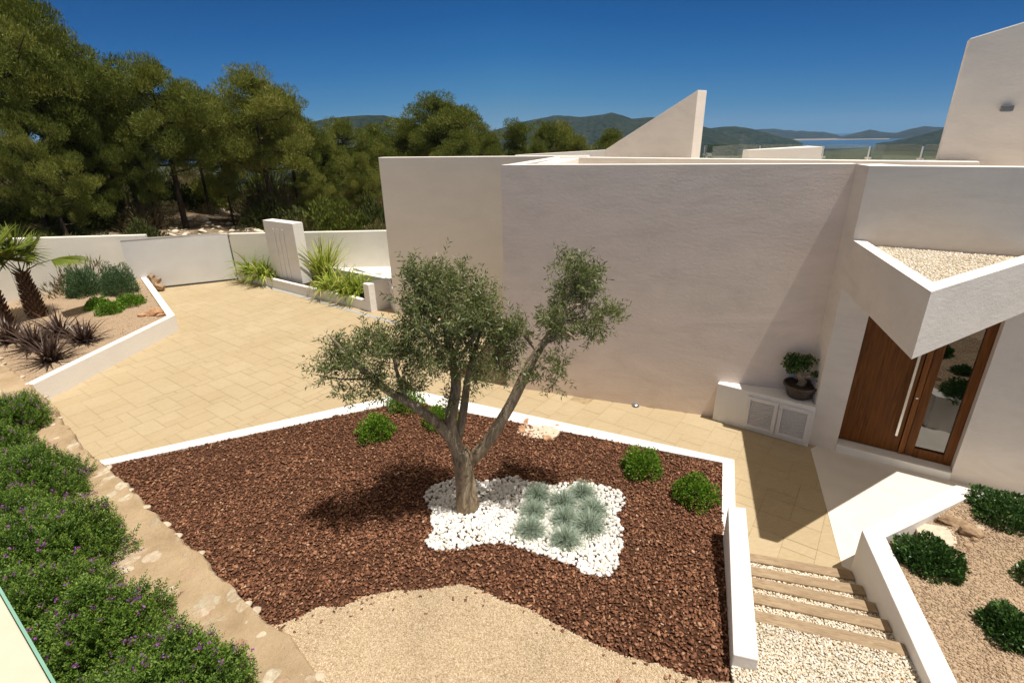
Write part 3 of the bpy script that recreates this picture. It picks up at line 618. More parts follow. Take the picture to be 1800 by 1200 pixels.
for f_ in (.30, .45, .60):
    a = m0+dv*mw*f_; b = a+dv*mw*.055; gv.prism([P2(a-pnn*.022), P2(b-pnn*.022), P2(b-pnn*.002), P2(a-pnn*.002)], .35, 2.25)
gv.build('groove_rib', M['white'], mo, bevel=.012)
# white terrace floor behind
mb = MB(); mb.prism([G(560, 470, .42), G(620, 462, .42), G(695, 446, .42), P2(L0+wn*.6), P2(L0+wn*.05-[.02, 0]), P2(pf3+pq*.36), P2(pf1+pnn*1.56+dv*.6), P2(pf0+pnn*1.56+dv*3)], -.1, .42)
tag(mb.build('side_terrace', M['white']), kind='structure')
sb = thing('terrace_bench', 'low white plaster ledge on the side terrace behind the planter', 'ledge', (*P2(G(660, 490, .45)), .42))
a, b, c, d = G(640, 484, .75), G(671, 480, .75), G(662, 477, .75), G(610, 468, .75)
mb = MB(); mb.prism([G(655, 482, .75), G(671, 478, .75), G(640, 470, .75), G(620, 470, .75)], .422, .75); mb.build('ledge_body', M['white'], sb, bevel=.01)

# ------------------------------------------------------------------ raised palm bed at the left
z_ = .5; pw_o = [G(57.7, 675, z_), G(307.6, 553.2, z_), G(256, 483.6, z_)]; a0, a1, a2_ = map(np.array, pw_o)
def offl(p, q, t): d = (q-p)/np.linalg.norm(q-p); return np.array([-d[1], d[0]])*t
n1, n2 = offl(a0, a1, .2), offl(a1, a2_, .2); cin = isect(a0+n1, a1-a0, a1+n2, a2_-a1)
pbw = thing('retaining_wall', 'low white retaining wall bending round the gravel bed with the palms', 'wall', (*P2(a1), 0))
mb = MB(); mb.prism([P2(a0), P2(a1), P2(cin), P2(a0+n1)], -.1, z_); mb.build('wall_panel', M['white'], pbw, bevel=.012)
mb = MB(); mb.prism([P2(a1+n2*.002), P2(a2_), P2(a2_+n2), P2(cin)], -.1, z_-.003); mb.build('wall_panel', M['white'], pbw, bevel=.012)
palmbed = [P2(a0+n1*.5), P2(cin-[.02, 0]), P2(a2_+n2*.5), P2(br+[0, .1]), P2(bl2), P2(cr_), (-16.5, 9), (-14, 8.2)]
palmbed = [P2(a0+n1*.5), P2(cin), P2(a2_+n2*.5), P2(br+bdv*.6+[0, .1]), P2(bl2+[-.1, .1]), P2(cr_), (-20, 6), (-12.5, 8.0)]
def grid_sheet(name, poly, zf, mat, step=.08, kind='structure', smooth=True):
    poly = np.array([p[:2] for p in poly]); x0, y0 = poly.min(0)-step; x1, y1 = poly.max(0)+step
    gx = np.arange(x0, x1, step); gy = np.arange(y0, y1, step); X, Y = np.meshgrid(gx, gy); nr, nc = X.shape; idx = np.arange(nr*nc).reshape(nr, nc)
    Fq = np.stack([idx[:-1, :-1], idx[:-1, 1:], idx[1:, 1:], idx[1:, :-1]], -1).reshape(-1, 4); V = np.stack([X, Y, zf(X, Y)], -1).reshape(-1, 3)
    Fq = Fq[inside(V[Fq].mean(1)[:, :2], poly)]; used = np.unique(Fq); mp = np.full(len(V), -1); mp[used] = np.arange(len(used))
    return tag(mesh(name, V[used], mp[Fq], mat, smooth=smooth), kind=kind)
def wob(X, Y, s=1): return (np.sin(X*2.3+np.sin(Y*1.7)*1.3)*np.sin(Y*2.9+X*.6)*.5+np.sin(X*6.1+Y*3.3)*np.sin(Y*7.7-X*2)*.25)*s
def z_palm(X, Y): return .44+wob(X, Y, .025)
grid_sheet('palm_bed_gravel', palmbed, z_palm, M['pinkgravel'], .12)
pts = rng.uniform([-17, 9], [-9.5, 21], (22000, 2)); pts = pts[inside(pts, palmbed[:4]+[palmbed[-1]])]
V, F, a = rocks(np.c_[pts, z_palm(pts[:, 0], pts[:, 1])], rng.uniform(.008, .02, len(pts)), .7, 1); tag(mesh('palm_bed_stones', V, F, M['pinkstone'], attr=a), None, None, None, 'stuff')

# ------------------------------------------------------------------ olive bed: kerb, bark, gravel, rubble wall
ko = [np.array(G(*p, .12)) for p in ((183, 807), (732, 686), (1291, 807), (1293, 895))]
ki = [np.array(G(*p, .12)) for p in ((195, 814), (716, 704), (1270, 812), (1268, 960))]
kb = thing('kerb', 'white plaster kerb edging the bark bed towards the driveway', 'kerb', (*P2(ko[1]), 0))
ext0 = (ko[0]-ko[1])/np.linalg.norm(ko[0]-ko[1])*.3
mb = MB(); mb.prism([P2(ko[0]+ext0), P2(ki[0]+ext0), P2(ki[1]), P2(ko[1])], -.1, .12); mb.build('kerb_edge', M['white'], kb, bevel=.008)
mb = MB(); mb.prism([P2(ko[1]), P2(ki[1]), P2(ki[2]), P2(ko[2])], -.1, .119); mb.build('kerb_edge', M['white'], kb, bevel=.008)
mb = MB(); mb.prism([P2(ko[2]), P2(ki[2]), P2(ki[3]), P2(ko[3]+(ko[3]-ko[2])*.2)], -.1, .118); mb.build('kerb_edge', M['white'], kb, bevel=.008)
zw = .68
lw = [np.array(G(*p, zw)) for p in ((1280, 889), (1311, 892), (1334, 1159), (1289, 1149))]
lwt = thing('stair_wall', 'thick white wall stub between the bark bed and the timber steps', 'wall', (*P2(lw[0]), 0))
mb = MB(); mb.prism([P2(p) for p in lw], -.1, zw); mb.build('wall_body', M['white'], lwt, bevel=.012)
stone = [np.array(G(*p, .5)) for p in ((-60, 585), (57, 676), (75, 692), (110, 738), (150, 790), (195, 822), (225, 850), (262, 895), (300, 925), (345, 965), (385, 1005), (430, 1050), (465, 1080), (495, 1098), (525, 1128), (552, 1165), (580, 1200), (620, 1260))]
S0 = stone[1]; S1 = stone[-1]
def z_bed(X, Y):
    d = np.clip((6.6-Y-.12*(X))/3.1, 0, 1); return .085+.355*d*d*(3-2*d)*1.0+wob(X, Y, .018)
bed = [P2(ki[0]+[-.1, -.06]), P2(ki[1]*.9+ko[1]*.1), P2(ki[2]*.9+ko[2]*.1), P2(ki[3]*.9+ko[3]*.1), P2((lw[0]+lw[1])/2), P2((lw[2]+lw[3])/2), (2.6, 2.2), (-.8, 2.0)]+[P2(s-np.array([.1, .1])) for s in stone[::-1][:-2]]
grid_sheet('bark_bed', bed, z_bed, M['barkbase'], .07)
gline = np.array([G(x, y, z) for x, y, z in ((470, 1100, .47), (500, 1092, .47), (530, 1078, .47), (560, 1062, .46), (600, 1064, .45), (640, 1046, .43), (700, 1034, .42), (760, 1031, .42), (810, 1024, .40), (850, 1036, .41), (880, 1052, .42), (930, 1068, .43), (980, 1097, .45), (1040, 1128, .46), (1100, 1150, .47), (1160, 1163, .48), (1220, 1188, .48), (1270, 1195, .48), (1330, 1200, .48))])
gline = gline[np.argsort(gline[:, 0])]
gp = [tuple(g) for g in gline]+[(2.3, 3.3), (2.9, 3.2), (3.1, 1.8), (-.6, 1.8)]+[P2(s-np.array([.1, .1])) for s in stone[::-1][:4]]
grid_sheet('sand_gravel', gp, lambda X, Y: z_bed(X, Y)+.022+.012*np.sin(X*3)*np.sin(Y*2.2), M['sand'], .03)
pts = rng.uniform([-3.2, 2.2], [2.6, 5], (90000, 2)); pts = pts[inside(pts, gp)]
V, F, a = rocks(np.c_[pts, z_bed(pts[:, 0], pts[:, 1])+.022+.012*np.sin(pts[:, 0]*3)*np.sin(pts[:, 1]*2.2)+.001], rng.uniform(.005, .012, len(pts)), .7, 0+1); tag(mesh('sand_gravel_stones', V, F, M['sandstone'], attr=a), None, None, None, 'stuff')
peb = [G(x, y, .14) for x, y in ((745, 868), (757, 850), (800, 838), (850, 842), (905, 834), (960, 850), (1010, 846), (1060, 851), (1085, 858), (1098, 872), (1095, 888), (1082, 900), (1092, 930), (1095, 962), (1084, 990), (1088, 1005), (1070, 1030), (1040, 1032), (1005, 1008), (960, 990), (920, 975), (885, 962), (850, 964), (800, 978), (765, 978), (748, 965), (762, 938), (758, 900))]
# bark chips
N = 105000; pts = rng.uniform([-7.8, 3.0], [3.9, 10.2], (N, 2)); ok = inside(pts, bed) & ~inside(pts, gp)
e = rng.normal(size=(N, 2))*.03; ok &= ~inside(pts+e, peb); ok &= ~inside(pts, [P2(p) for p in lw]); pts = pts[ok]
gi = rng.integers(0, len(gline), 260); pts = np.vstack([pts, gline[gi]+np.c_[rng.normal(size=260)*.15, -np.abs(rng.normal(size=260))*.13]]); n = len(pts)
zb = z_bed(pts[:, 0], pts[:, 1])+rng.uniform(.004, .035, n); ln_ = rng.uniform(.016, .050, n)*rng.uniform(.8, 1.2, n); wd_ = ln_*rng.uniform(.4, .9, n); th_ = rng.uniform(.004, .010, n)
cube = np.array([[-1, -.6, -1], [.9, -1, -1], [1, .7, -1], [-.7, 1, -1], [-.8, -.7, 1], [1, -.8, 1], [.8, .9, 1], [-1, .8, 1]])*.5
cf = np.array([[3, 2, 1, 0], [4, 5, 6, 7], [0, 1, 5, 4], [1, 2, 6, 5], [2, 3, 7, 6], [3, 0, 4, 7]])
V = cube[None]*np.stack([ln_, wd_, th_], 1)[:, None]*(1+rng.normal(size=(n, 8, 1))*.12)
ax, ay, az_ = rng.normal(size=n)*.27, rng.normal(size=n)*.27, rng.uniform(0, 6.28, n)
def rot(V, a, i, j):
    c, s = np.cos(a)[:, None], np.sin(a)[:, None]; x = V[:, :, i]*c-V[:, :, j]*s; y = V[:, :, i]*s+V[:, :, j]*c; V = V.copy(); V[:, :, i] = x; V[:, :, j] = y; return V
V = rot(rot(rot(V, ax, 1, 2), ay, 0, 2), az_, 0, 1)+np.c_[pts, zb][:, None]
F = (cf[None]+(np.arange(n)*8)[:, None, None]).reshape(-1, 4); cv = np.clip(rng.beta(2, 2.4, n)+.0, 0, 1)
tag(mesh('bark_chips', V.reshape(-1, 3), F, M['chip'], attr=np.repeat(cv, 6)), None, None, None, 'stuff')
# white pebbles
P = []; tries = rng.uniform([-1.7, 4.4], [2.0, 7.0], (14000, 2)); tries = tries[inside(tries, peb)]; cellm = {}
for q in tries:
    k = (int(q[0]/.052), int(q[1]/.052)); good = True
    for dx in (-1, 0, 1):
        for dy in (-1, 0, 1):
            for r_ in cellm.get((k[0]+dx, k[1]+dy), ()):
                if (r_[0]-q[0])**2+(r_[1]-q[1])**2 < .043**2: good = False
    if good: cellm.setdefault(k, []).append(q); P.append(q)
P = np.array(P); n = len(P)
V, F, a = rocks(np.c_[P, z_bed(P[:, 0], P[:, 1])+rng.uniform(.018, .038, n)], rng.uniform(.025, .043, n), .75, 2)
tag(mesh('white_pebbles', V, F, M['pebble'], smooth=True, attr=a), None, None, None, 'stuff')
q = rng.uniform([-1.7, 4.4], [2.0, 7.0], (5000, 2)); q = q[inside(q, peb)]
V, F, a = rocks(np.c_[q, z_bed(q[:, 0], q[:, 1])+.012], rng.uniform(.02, .03, len(q)), .6, 1); tag(mesh('white_pebbles_lower', V, F, M['pebble'], smooth=True, attr=a), None, None, None, 'stuff')
# rubble wall top at the left with a ragged edge
edge = []
for i in range(len(stone)-1):
    a, b = stone[i], stone[i+1]; n = max(2, int(np.linalg.norm(b-a)/.07))
    for k in range(n): edge.append(a+(b-a)*k/n)
edge = np.array(edge); r3 = np.random.default_rng(3); jit = np.convolve(r3.normal(size=len(edge)), np.ones(3)/3, 'same')*.03
nrm_ = np.array([.62, .78]); edge = edge+nrm_*jit[:, None]; dirs = -nrm_
V = []; cols = [(0, -.5), (0.0, -.05), (.02, .01), (.05, .02)]+[(x, .0) for x in np.arange(.12, 2.2, .09)]; K = len(cols)
for i, p in enumerate(edge):
    for (u, dz) in cols:
        q = p+dirs*u; z = .5+dz-.02+(wob(np.array(q[0]*2), np.array(q[1]*2), .012)+r3.normal()*.004 if u > .03 else (r3.normal()*.01 if dz > -.3 else 0))
        z += -.06*min(1, max(0, (u-.9)))  
        V.append((q[0]+(r3.normal()*.012 if 0 < u < .1 else 0), q[1], z))
idx = np.arange(len(V)).reshape(len(edge), K); Fq = np.stack([idx[:-1, :-1], idx[1:, :-1], idx[1:, 1:], idx[:-1, 1:]], -1).reshape(-1, 4)
rub = thing('rubble_wall', 'broad sandy rubble stone wall top running beside the bark bed', 'wall', (*P2(stone[8]), 0))
mesh('mortar_top', V, Fq, M['rubble'], rub, smooth=True)
st_n = 46; P = []; S_ = []
for k in range(st_n):
    i = r3.integers(4, len(edge)-2); u = r3.uniform(.03, .75) if k > 16 else r3.uniform(-.0, .03); q = edge[i]+dirs*u; P.append((q[0], q[1], .5-.02-.012)); S_.append(r3.uniform(.035, .10) if k > 16 else r3.uniform(.05, .09))
V, F, a = rocks(np.array(P), np.array(S_), .34, 2); mesh('embedded_stones', V, F, M['palerock'], rub, smooth=True)

# ------------------------------------------------------------------ timber steps and pale gravel path
stL = [(1319, 971), (1320, 994), (1323, 1013), (1325, 1040), (1328, 1071)]; stR = [(1495, 1002), (1515, 1028), (1538, 1058), (1567, 1090), (1592, 1130)]
RW = [np.array(G(*p, zw)) for p in ((1515, 930), (1637, 1200))]
rwd = (RW[1]-RW[0])/np.linalg.norm(RW[1]-RW[0]); lwd = (lw[2]-lw[1])/np.linalg.norm(lw[2]-lw[1])
ordn = ['lowest timber step, next to the paving', 'second timber step from the paving', 'middle one of the five timber steps', 'fourth timber step up from the paving', 'topmost timber step, bordering the pale gravel landing']
prev = None; sl_ = []
for k in range(5):
    z = .07+.115*k; a = np.array(G(*stL[k], z)); b = np.array(G(*stR[k], z)); a = isect(a, b-a, lw[1]+[.004, 0], lwd); b = isect(a, b-a, RW[0]-[.004, 0], rwd)
    d = (b-a)/np.linalg.norm(b-a); nn_ = np.array([d[1], -d[0]]); wdt = .15
    ln = np.linalg.norm(b-a); me_b = MB(); tilt = math.atan2(d[1], d[0])
    me_b.box((0, 0, 0), (ln-.004, wdt, .15))
    o = mesh('timber_step', me_b.V, me_b.F, M['sleeper'], None, local=True, bevel=.008)
    c = (a+b)/2+nn_*wdt/2; o.location = (c[0], c[1], z-.075); o.rotation_euler = (0, 0, tilt)
    tag(o, 'weathered grey brown '+ordn[k], 'step', 'timber sleepers of the garden steps')
    if k: g0 = prev
    else: g0 = None
    sl_.append((a, b, nn_, z, wdt))
gr_all = []
for k in range(5):
    a, b, nn_, z, wdt = sl_[k]
    if k < 4: a1_, b1_ = sl_[k+1][0], sl_[k+1][1]
    else: a1_, b1_ = np.array([2.0, 2.2]), np.array([3.2, 1.9])
    poly = [P2(a+nn_*wdt), P2(b+nn_*wdt), P2(b1_), P2(a1_)]
    zt = z-.04 if k < 4 else z-.02
    if k == 4: poly = [P2(a+nn_*wdt), P2(b+nn_*wdt), P2(RW[0]+rwd*6), (1.5, 1.2), P2(lw[3]), P2(lw[2])]
    mb = MB(); mb.prism(poly, -.2, zt); tag(mb.build('gravel_tread', M['palegravel']), kind='structure')
    pa = np.array(poly); mn, mx = pa.min(0), pa.max(0); N = int(np.prod(mx-mn)*5200); q = rng.uniform(mn, mx, (N, 2)); q = q[inside(q, poly)]
    gr_all.append(np.c_[q, np.full(len(q), zt+.006)+rng.uniform(0, .012, len(q))])
gr_all = np.vstack(gr_all); V, F, a = rocks(gr_all, rng.uniform(.007, .0165, len(gr_all)), .7, 1)
tag(mesh('pale_gravel_stones', V, F, M['palestone'], attr=a), None, None, None, 'stuff')

# ------------------------------------------------------------------ raised bed at the right
ro = [np.array(G(*p, zw)) for p in ((1515, 930), (1681, 851), (1900, 908))]
ri = [np.array(G(*p, zw)) for p in ((1557, 943), (1711, 869), (1900, 926))]
rb = [np.array(G(*p, zw)) for p in ((1637, 1200), (1684, 1200))]
rdd = (rb[1]-ri[0]); rdd /= np.linalg.norm(rdd)
rwt = thing('retaining_wall', 'white angled retaining wall of the gravel bed to the right of the timber steps', 'wall', (*P2(ro[0]), 0))
mb = MB(); mb.prism([P2(ro[0]), P2(RW[0]+rwd*4.5), P2(ri[0]+rdd*4.3), P2(ri[0])], -.1, zw); mb.build('wall_panel', M['white'], rwt, bevel=.012)
mb = MB(); mb.prism([P2(ro[0]+(ro[1]-ro[0])*.0015), P2(ri[0]), P2(ri[1]), P2(ro[1])], -.1, zw-.002); mb.build('wall_panel', M['white'], rwt, bevel=.012)
mb = MB(); mb.prism([P2(ro[1]), P2(ri[1]), P2(ri[2]), P2(ro[2])], -.1, zw-.004); mb.build('wall_panel', M['white'], rwt, bevel=.012)
rbed = [P2(ri[0]-[.05, 0]), P2(ri[1]+[0, .05]), P2(ri[2]+[0, .05]), (8.5, 1.5), P2(ri[0]+rdd*4.3-[.05, 0])]
def z_rb(X, Y):
    d = np.hypot(X-5.0, Y-5.1); return .63-.20*np.exp(-(d/.42)**2)+wob(X*1.4, Y*1.4, .02)
grid_sheet('planter_gravel', rbed, z_rb, M['pinkgravel'], .06)
q = rng.uniform([3.4, 1.8], [7.2, 5.9], (26000, 2)); q = q[inside(q, rbed)]
V, F, a = rocks(np.c_[q, z_rb(q[:, 0], q[:, 1])+.003], rng.uniform(.007, .016, len(q)), .7, 1); tag(mesh('planter_gravel_stones', V, F, M['pinkstone'], attr=a), None, None, None, 'stuff')
def stone_slab(px, py, z, sx, sy, rz, label, name='stone_slab', mat='slab', cat='slab'):
    g = G(px, py, z); bm_ = MB(); n = 18
    pr = [(math.cos(t)*abs(math.cos(t))**-.45*sx*.5*(1+.05*math.sin(t*5+1)), math.sin(t)*abs(math.sin(t)+1e-6)**-.45*sy*.5*(1+.05*math.cos(t*4))) for t in [2*math.pi*(i+.5)/n for i in range(n)]]
    bm_.prism(pr, -.04, .012); o = mesh(name, bm_.V, bm_.F, M[mat], None, local=True, bevel=.006); o.location = (g[0], g[1], z); o.rotation_euler = (rad(2), rad(-3), rz); return tag(o, label, cat)
def rock(px, py, z, s, fl, label, mat='rock', seed=0, cat='rock', rz=0, grp=None, name='rock'):
    g = G(px, py, z); bm = bmesh.new(); bmesh.ops.create_icosphere(bm, subdivisions=4, radius=1); r = np.random.default_rng(seed); K = r.normal(size=(14, 3)); K = unit(K); off = r.uniform(.55, .85, 14)
    from mathutils import noise as mn_
    for v in bm.verts:
        p = np.array(v.co[:]); d = K @ p; s_ = np.min(np.where(d > off, off/np.maximum(d, 1e-6), 1.0)); p = p*s_
        p = p*(1+.10*mn_.noise(Vector(p*2.1)+Vector((seed, 0, 0)))+.05*mn_.noise(Vector(p*6))); v.co = p*np.array([s[0], s[1], s[0]*fl])
    me = bpy.data.meshes.new(name); bm.to_mesh(me); bm.free(); me.materials.append(M[mat])
    o = bpy.data.objects.new(name, me); C.collection.objects.link(o); o.location = (g[0], g[1], z+s[0]*fl*.35); o.rotation_euler = (0, 0, rz); return tag(o, label, cat, grp)
stone_slab(1660, 942, .56, .58, .34, rad(-28), 'flat pale stone slab let into the gravel beside the dark green shrub at the right')
rock(1676, 920, .58, (.20, .11), .45, 'long pale brown rock behind the flat slab in the right gravel bed', 'brownrock', 2, rz=rad(-25), grp='rocks in the right gravel bed')
rock(1703, 939, .60, (.15, .10), .55, 'darkest chunky rock at the right end of the flat slab', 'brownrock', 5, rz=rad(-20), grp='rocks in the right gravel bed')
rock(1711, 951, .60, (.055, .05), .7, 'small round rock below the chunky rock in the right gravel bed', 'brownrock', 7, grp='rocks in the right gravel bed')
rock(1722, 930, .60, (.10, .06), .3, 'flat small pale rock beyond the chunky one in the right gravel bed', 'palerock', 8, grp='rocks in the right gravel bed')
rock(1702, 958, .60, (.05, .035), .5, 'smallest rock fragment nearest the steps in the right gravel bed', 'brownrock', 9, grp='rocks in the right gravel bed')
stone_slab(945, 758, .10, .80, .44, rad(-20), 'square grey concrete cover sunk in the bark near the kerb', 'inspection_cover', 'slab', 'cover')
for i, (x, y, sx, sy, fl, rz, lb) in enumerate([(917, 757, .13, .09, .5, .9, 'orange rock at left end of the concrete cover'), (925, 743, .12, .07, .6, 1.2, 'upper left pale orange rock edging the concrete cover'), (962, 772, .14, .08, .4, -.3, 'front orange rock edging the concrete cover'), (976, 762, .10, .07, .5, .8, 'orange rock at right end of the concrete cover'), (980, 750, .09, .05, .5, .2, 'red brown rock between the concrete cover and the kerb')]):
    rock(x, y, .08, (sx, sy), fl, lb, 'rock', 20+i, rz=rz, grp='orange rocks round the concrete cover')
for i, (x, y, s, lb) in enumerate([(251, 556, .18, 'small orange rock at corner of the palm bed, left of the larger one'), (270, 553, .34, 'largest orange rock in the corner of the palm bed'), (284, 555, .14, 'little orange rock right against the corner of the white retaining wall')]):
    rock(x, y, .44, (s, s*.6), .5, lb, 'rock', 40+i, rz=.3, grp='orange rocks in the palm bed corner')
# heap of dark stones beside the gate
g = G(270, 500, .2)
hp_ = [rock(x, y, z, (s, s*.7), .8, lb, 'brownrock', 50+i, rz=i, grp='dark stones heaped at the gate', cat='rock') for i, (x, y, z, s, lb) in enumerate([(280, 507, .10, .24, 'lowest dark rock of the heap at the foot of the gate'), (274, 498, .28, .24, 'middle dark rock of the heap at the foot of the gate'), (266, 489, .46, .2, 'upper dark rock of the heap at the foot of the gate')])]

# ------------------------------------------------------------------ plants
def dome(n, r, h, inner=.35):
    d = unit(rng.normal(size=(n, 3))); d[:, 2] = np.abs(d[:, 2])*1.05-.08; d = unit(d); k = 1-(1-inner)*rng.random(n)**2.2
    ph = rng.uniform(0, 6, 3); lump = 1+.22*np.sin(d[:, 0]*4+ph[0])*np.sin(d[:, 1]*4.6+ph[1])+.09*np.sin(d[:, 0]*10+d[:, 2]*9+ph[2])+.12*(rng.random(n) > .975)
    P = d*np.array([r, r, h])*(k*lump)[:, None]; return P, d
def shrub_mesh(name, n, r, h, L, Wd, mat, parent, inner=.4, updir=.6, noise_=.7):
    P, d = dome(n, r, h, inner); D = d+np.array([0, 0, updir])+rng.normal(size=P.shape)*noise_
    V, F = leaves(P, D, rng.uniform(.7, 1.25, n)*L, Wd*rng.uniform(.8, 1.2, n), up=.3, fold=.12)
    o = mesh(name, V, F, M[mat], parent, attr=np.clip(rng.normal(.5, .22, n), 0, 1), local=True); return o
def core_mesh(parent, r, h, n=9, mat='pbark', rr=.006):
    mb = MB()
    for k in range(n):
        a = k/n*6.28+random.random(); e = Vector((math.cos(a)*r*.75, math.sin(a)*r*.75, h*(.35+.5*random.random())))
        mb.tube([(0, 0, -.03), e*.45+Vector((0, 0, h*.12)), e], [rr*1.6, rr*1.2, rr*.6], 5)
    return mb.build('stem', M[mat], parent, local=True)
random.seed(3)
def shrub(name, label, cat, px, py, z, r, h, n, L, Wd, mat, group=None, loc=None, **kw):
    g = loc or G(px, py, z); t = thing(name, label, cat, (g[0], g[1], z), random.random()*6, group)
    shrub_mesh('foliage', n, r, h, L, Wd, mat, t, **kw); core_mesh(t, r, h); return t
gb_ = 'round bright green box shrubs in the bark bed'
shrub('box_shrub', 'round bright green shrub in the bark, left of the olive trunk', 'shrub', 663, 762, .13, .33, .34, 2600, .045, .026, 'box', gb_)
shrub('box_shrub', 'bright green shrub partly under the left limb of the olive tree', 'shrub', 712, 715, .10, .36, .36, 2600, .045, .026, 'box', gb_)
shrub('box_shrub', 'green shrub directly behind the fork of the olive tree', 'shrub', 775, 745, .10, .34, .34, 2600, .045, .026, 'box', gb_)
shrub('box_shrub', 'yellow green shrub in the bark near the long kerb, upper one of the right pair', 'shrub', 1128, 825, .13, .31, .33, 2600, .045, .026, 'box', gb_)
shrub('box_shrub', 'darker green shrub in the bark near the kerb corner, lower one of the right pair', 'shrub', 1220, 872, .13, .31, .32, 2600, .045, .024, 'box', gb_)
gp_ = 'dark glossy shrubs in the right gravel bed'
shrub('dark_shrub', 'dark glossy spreading shrub beside the flat stone slab, next to the steps wall', 'shrub', 1630, 990, .60, .33, .25, 5200, .05, .026, 'pitto', gp_)
shrub('dark_shrub', 'dark glossy low shrub in the upper corner of the right gravel bed', 'shrub', 1768, 910, .60, .42, .24, 5200, .05, .026, 'pitto', gp_)
shrub('dark_shrub', 'dark glossy shrub at the lower right, farthest from the slab', 'shrub', 1775, 1112, .62, .26, .22, 3600, .05, .028, 'pitto', gp_)
shrub('dark_shrub', 'sliver of dark shrub at the right picture edge', 'shrub', 1822, 1022, .62, .20, .16, 1200, .05, .026, 'pitto', gp_)
gs_ = 'feathery grey green shrubs in the palm bed'
for x, y, lb in ((150, 518, 'feathery grey green shrub in the palm bed, nearer the palm'), (213, 515, 'feathery grey green shrub in the palm bed, nearer the gate')):
    shrub('cotton_lavender', lb, 'shrub', x, y, .45, .52, .92, 7000, .10, .018, 'santo', gs_, inner=.3, updir=1.0, noise_=.45)
gl_ = 'low bright green cushions in the palm bed'
for x, y, r, lb in ((172, 541, .33, 'left cushion of bright green leaves below the feathery shrubs'), (194, 549, .35, 'middle cushion of bright green leaves below the feathery shrubs'), (229, 535, .40, 'right cushion of bright green leaves, nearest the gate corner')):
    shrub('green_cushion', lb, 'shrub', x, y, .45, r, .3, 2200, .06, .035, 'box', gl_)

# blue fescue clumps
def fescue_mesh(t):
    n = 620; d = unit(rng.normal(size=(n, 3))); d[:, 2] = np.abs(d[:, 2])*1.1+.12; P = np.c_[rng.normal(size=(n, 2))*.022, np.zeros(n)]
    V, F, a = blades(P, d, rng.uniform(.13, .21, n), .0036, .75, 3); return mesh('blades', V, F, M['fescue'], t, attr=np.clip(a*.85+.05, 0, 1), local=True)
FB = thing('fescue_tuft', 'blue green grass tuft at the top left of the group among the white pebbles', 'grass tuft', (0, 0, 0), 0, 'blue fescue tufts among the white pebbles')
fescue_mesh(FB); nb = 120; d = unit(rng.normal(size=(nb, 3))); d[:, 2] = np.abs(d[:, 2])*.2; V, F, a = blades(np.c_[rng.normal(size=(nb, 2))*.03, np.full(nb, .01)], d, .11, .005, .4, 3)
mesh('dry_leaves', V, F, M['drygrass'], FB, attr=a*.5+.5, local=True)
fes = [(946, 870, 1.0, 'blue grass tuft nearest the olive trunk, top left of the group'), (938, 899, .95, 'blue grass tuft just below the top left one, left side of the group'), (932, 938, 1.05, 'blue grass tuft at the lower left of the group'), (990, 882, 1.05, 'blue grass tuft at the top middle of the group'), (1024, 866, 1.0, 'blue grass tuft at the top right of the group'), (993, 914, 1.0, 'blue grass tuft in the centre of the group'), (1042, 897, 1.05, 'blue grass tuft at the right side of the group'), (1034, 928, 1.15, 'widest blue grass tuft at the lower right of the group'), (994, 958, 1.05, 'lowest blue grass tuft of the group, nearest the gravel')]
for i, (x, y, s, lb) in enumerate(fes):
    o = FB if i == 0 else copy_tree(FB); g = G(x, y, .17); o.location = (g[0], g[1], float(z_bed(np.array(g[0]), np.array(g[1])))+.035); s *= 1.42; o.scale = (s, s, s*.95); o.rotation_euler = (0, 0, i*1.3); o['label'] = lb

# purple flax and palms
gf = 'bronze flax clumps round the palms'
for i, (x, y, s, lb) in enumerate([(90, 634, 1.15, 'bronze flax clump nearest the rubble wall, lowest in the palm bed'), (150, 600, .95, 'bronze flax clump to the right, closest to the white retaining wall'), (105, 590, 1.15, 'bronze flax clump in the middle, in front of the palm trunk'), (62, 612, 1.1, 'bronze flax clump between the lowest and leftmost clumps'), (20, 600, 1.15, 'bronze flax clump at the left picture edge below the second palm')]):
    g = G(x, y, .45); t = thing('flax_clump', lb, 'flax plant', (g[0], g[1], .43), i, gf); n = 110
    d = unit(rng.normal(size=(n, 3))); d[:, 2] = np.abs(d[:, 2])*1.2+.4; V, F, a = blades(np.c_[rng.normal(size=(n, 2))*.07, np.zeros(n)], d, rng.uniform(.5, .9, n)*s, .04, .6, 6); mesh('leaves', V, F, M['phorm'], t, attr=a, local=True)
def fan(mbl, base, direc, rad_, n=26, spread=rad(140), droop=.5):
    direc = Vector(direc).normalized(); side = direc.cross(Vector((0, 0, 1))).normalized(); up = side.cross(direc)
    P = []; D = []
    for k in range(n):
        a = (k/(n-1)-.5)*2*spread; D.append(direc*math.cos(a)+side*math.sin(a)+up*.12*abs(math.sin(a*2))); P.append(base)
    return blades(np.array([list(p) for p in P]), np.array([list(x) for x in D]), rad_, .075, droop, 6)
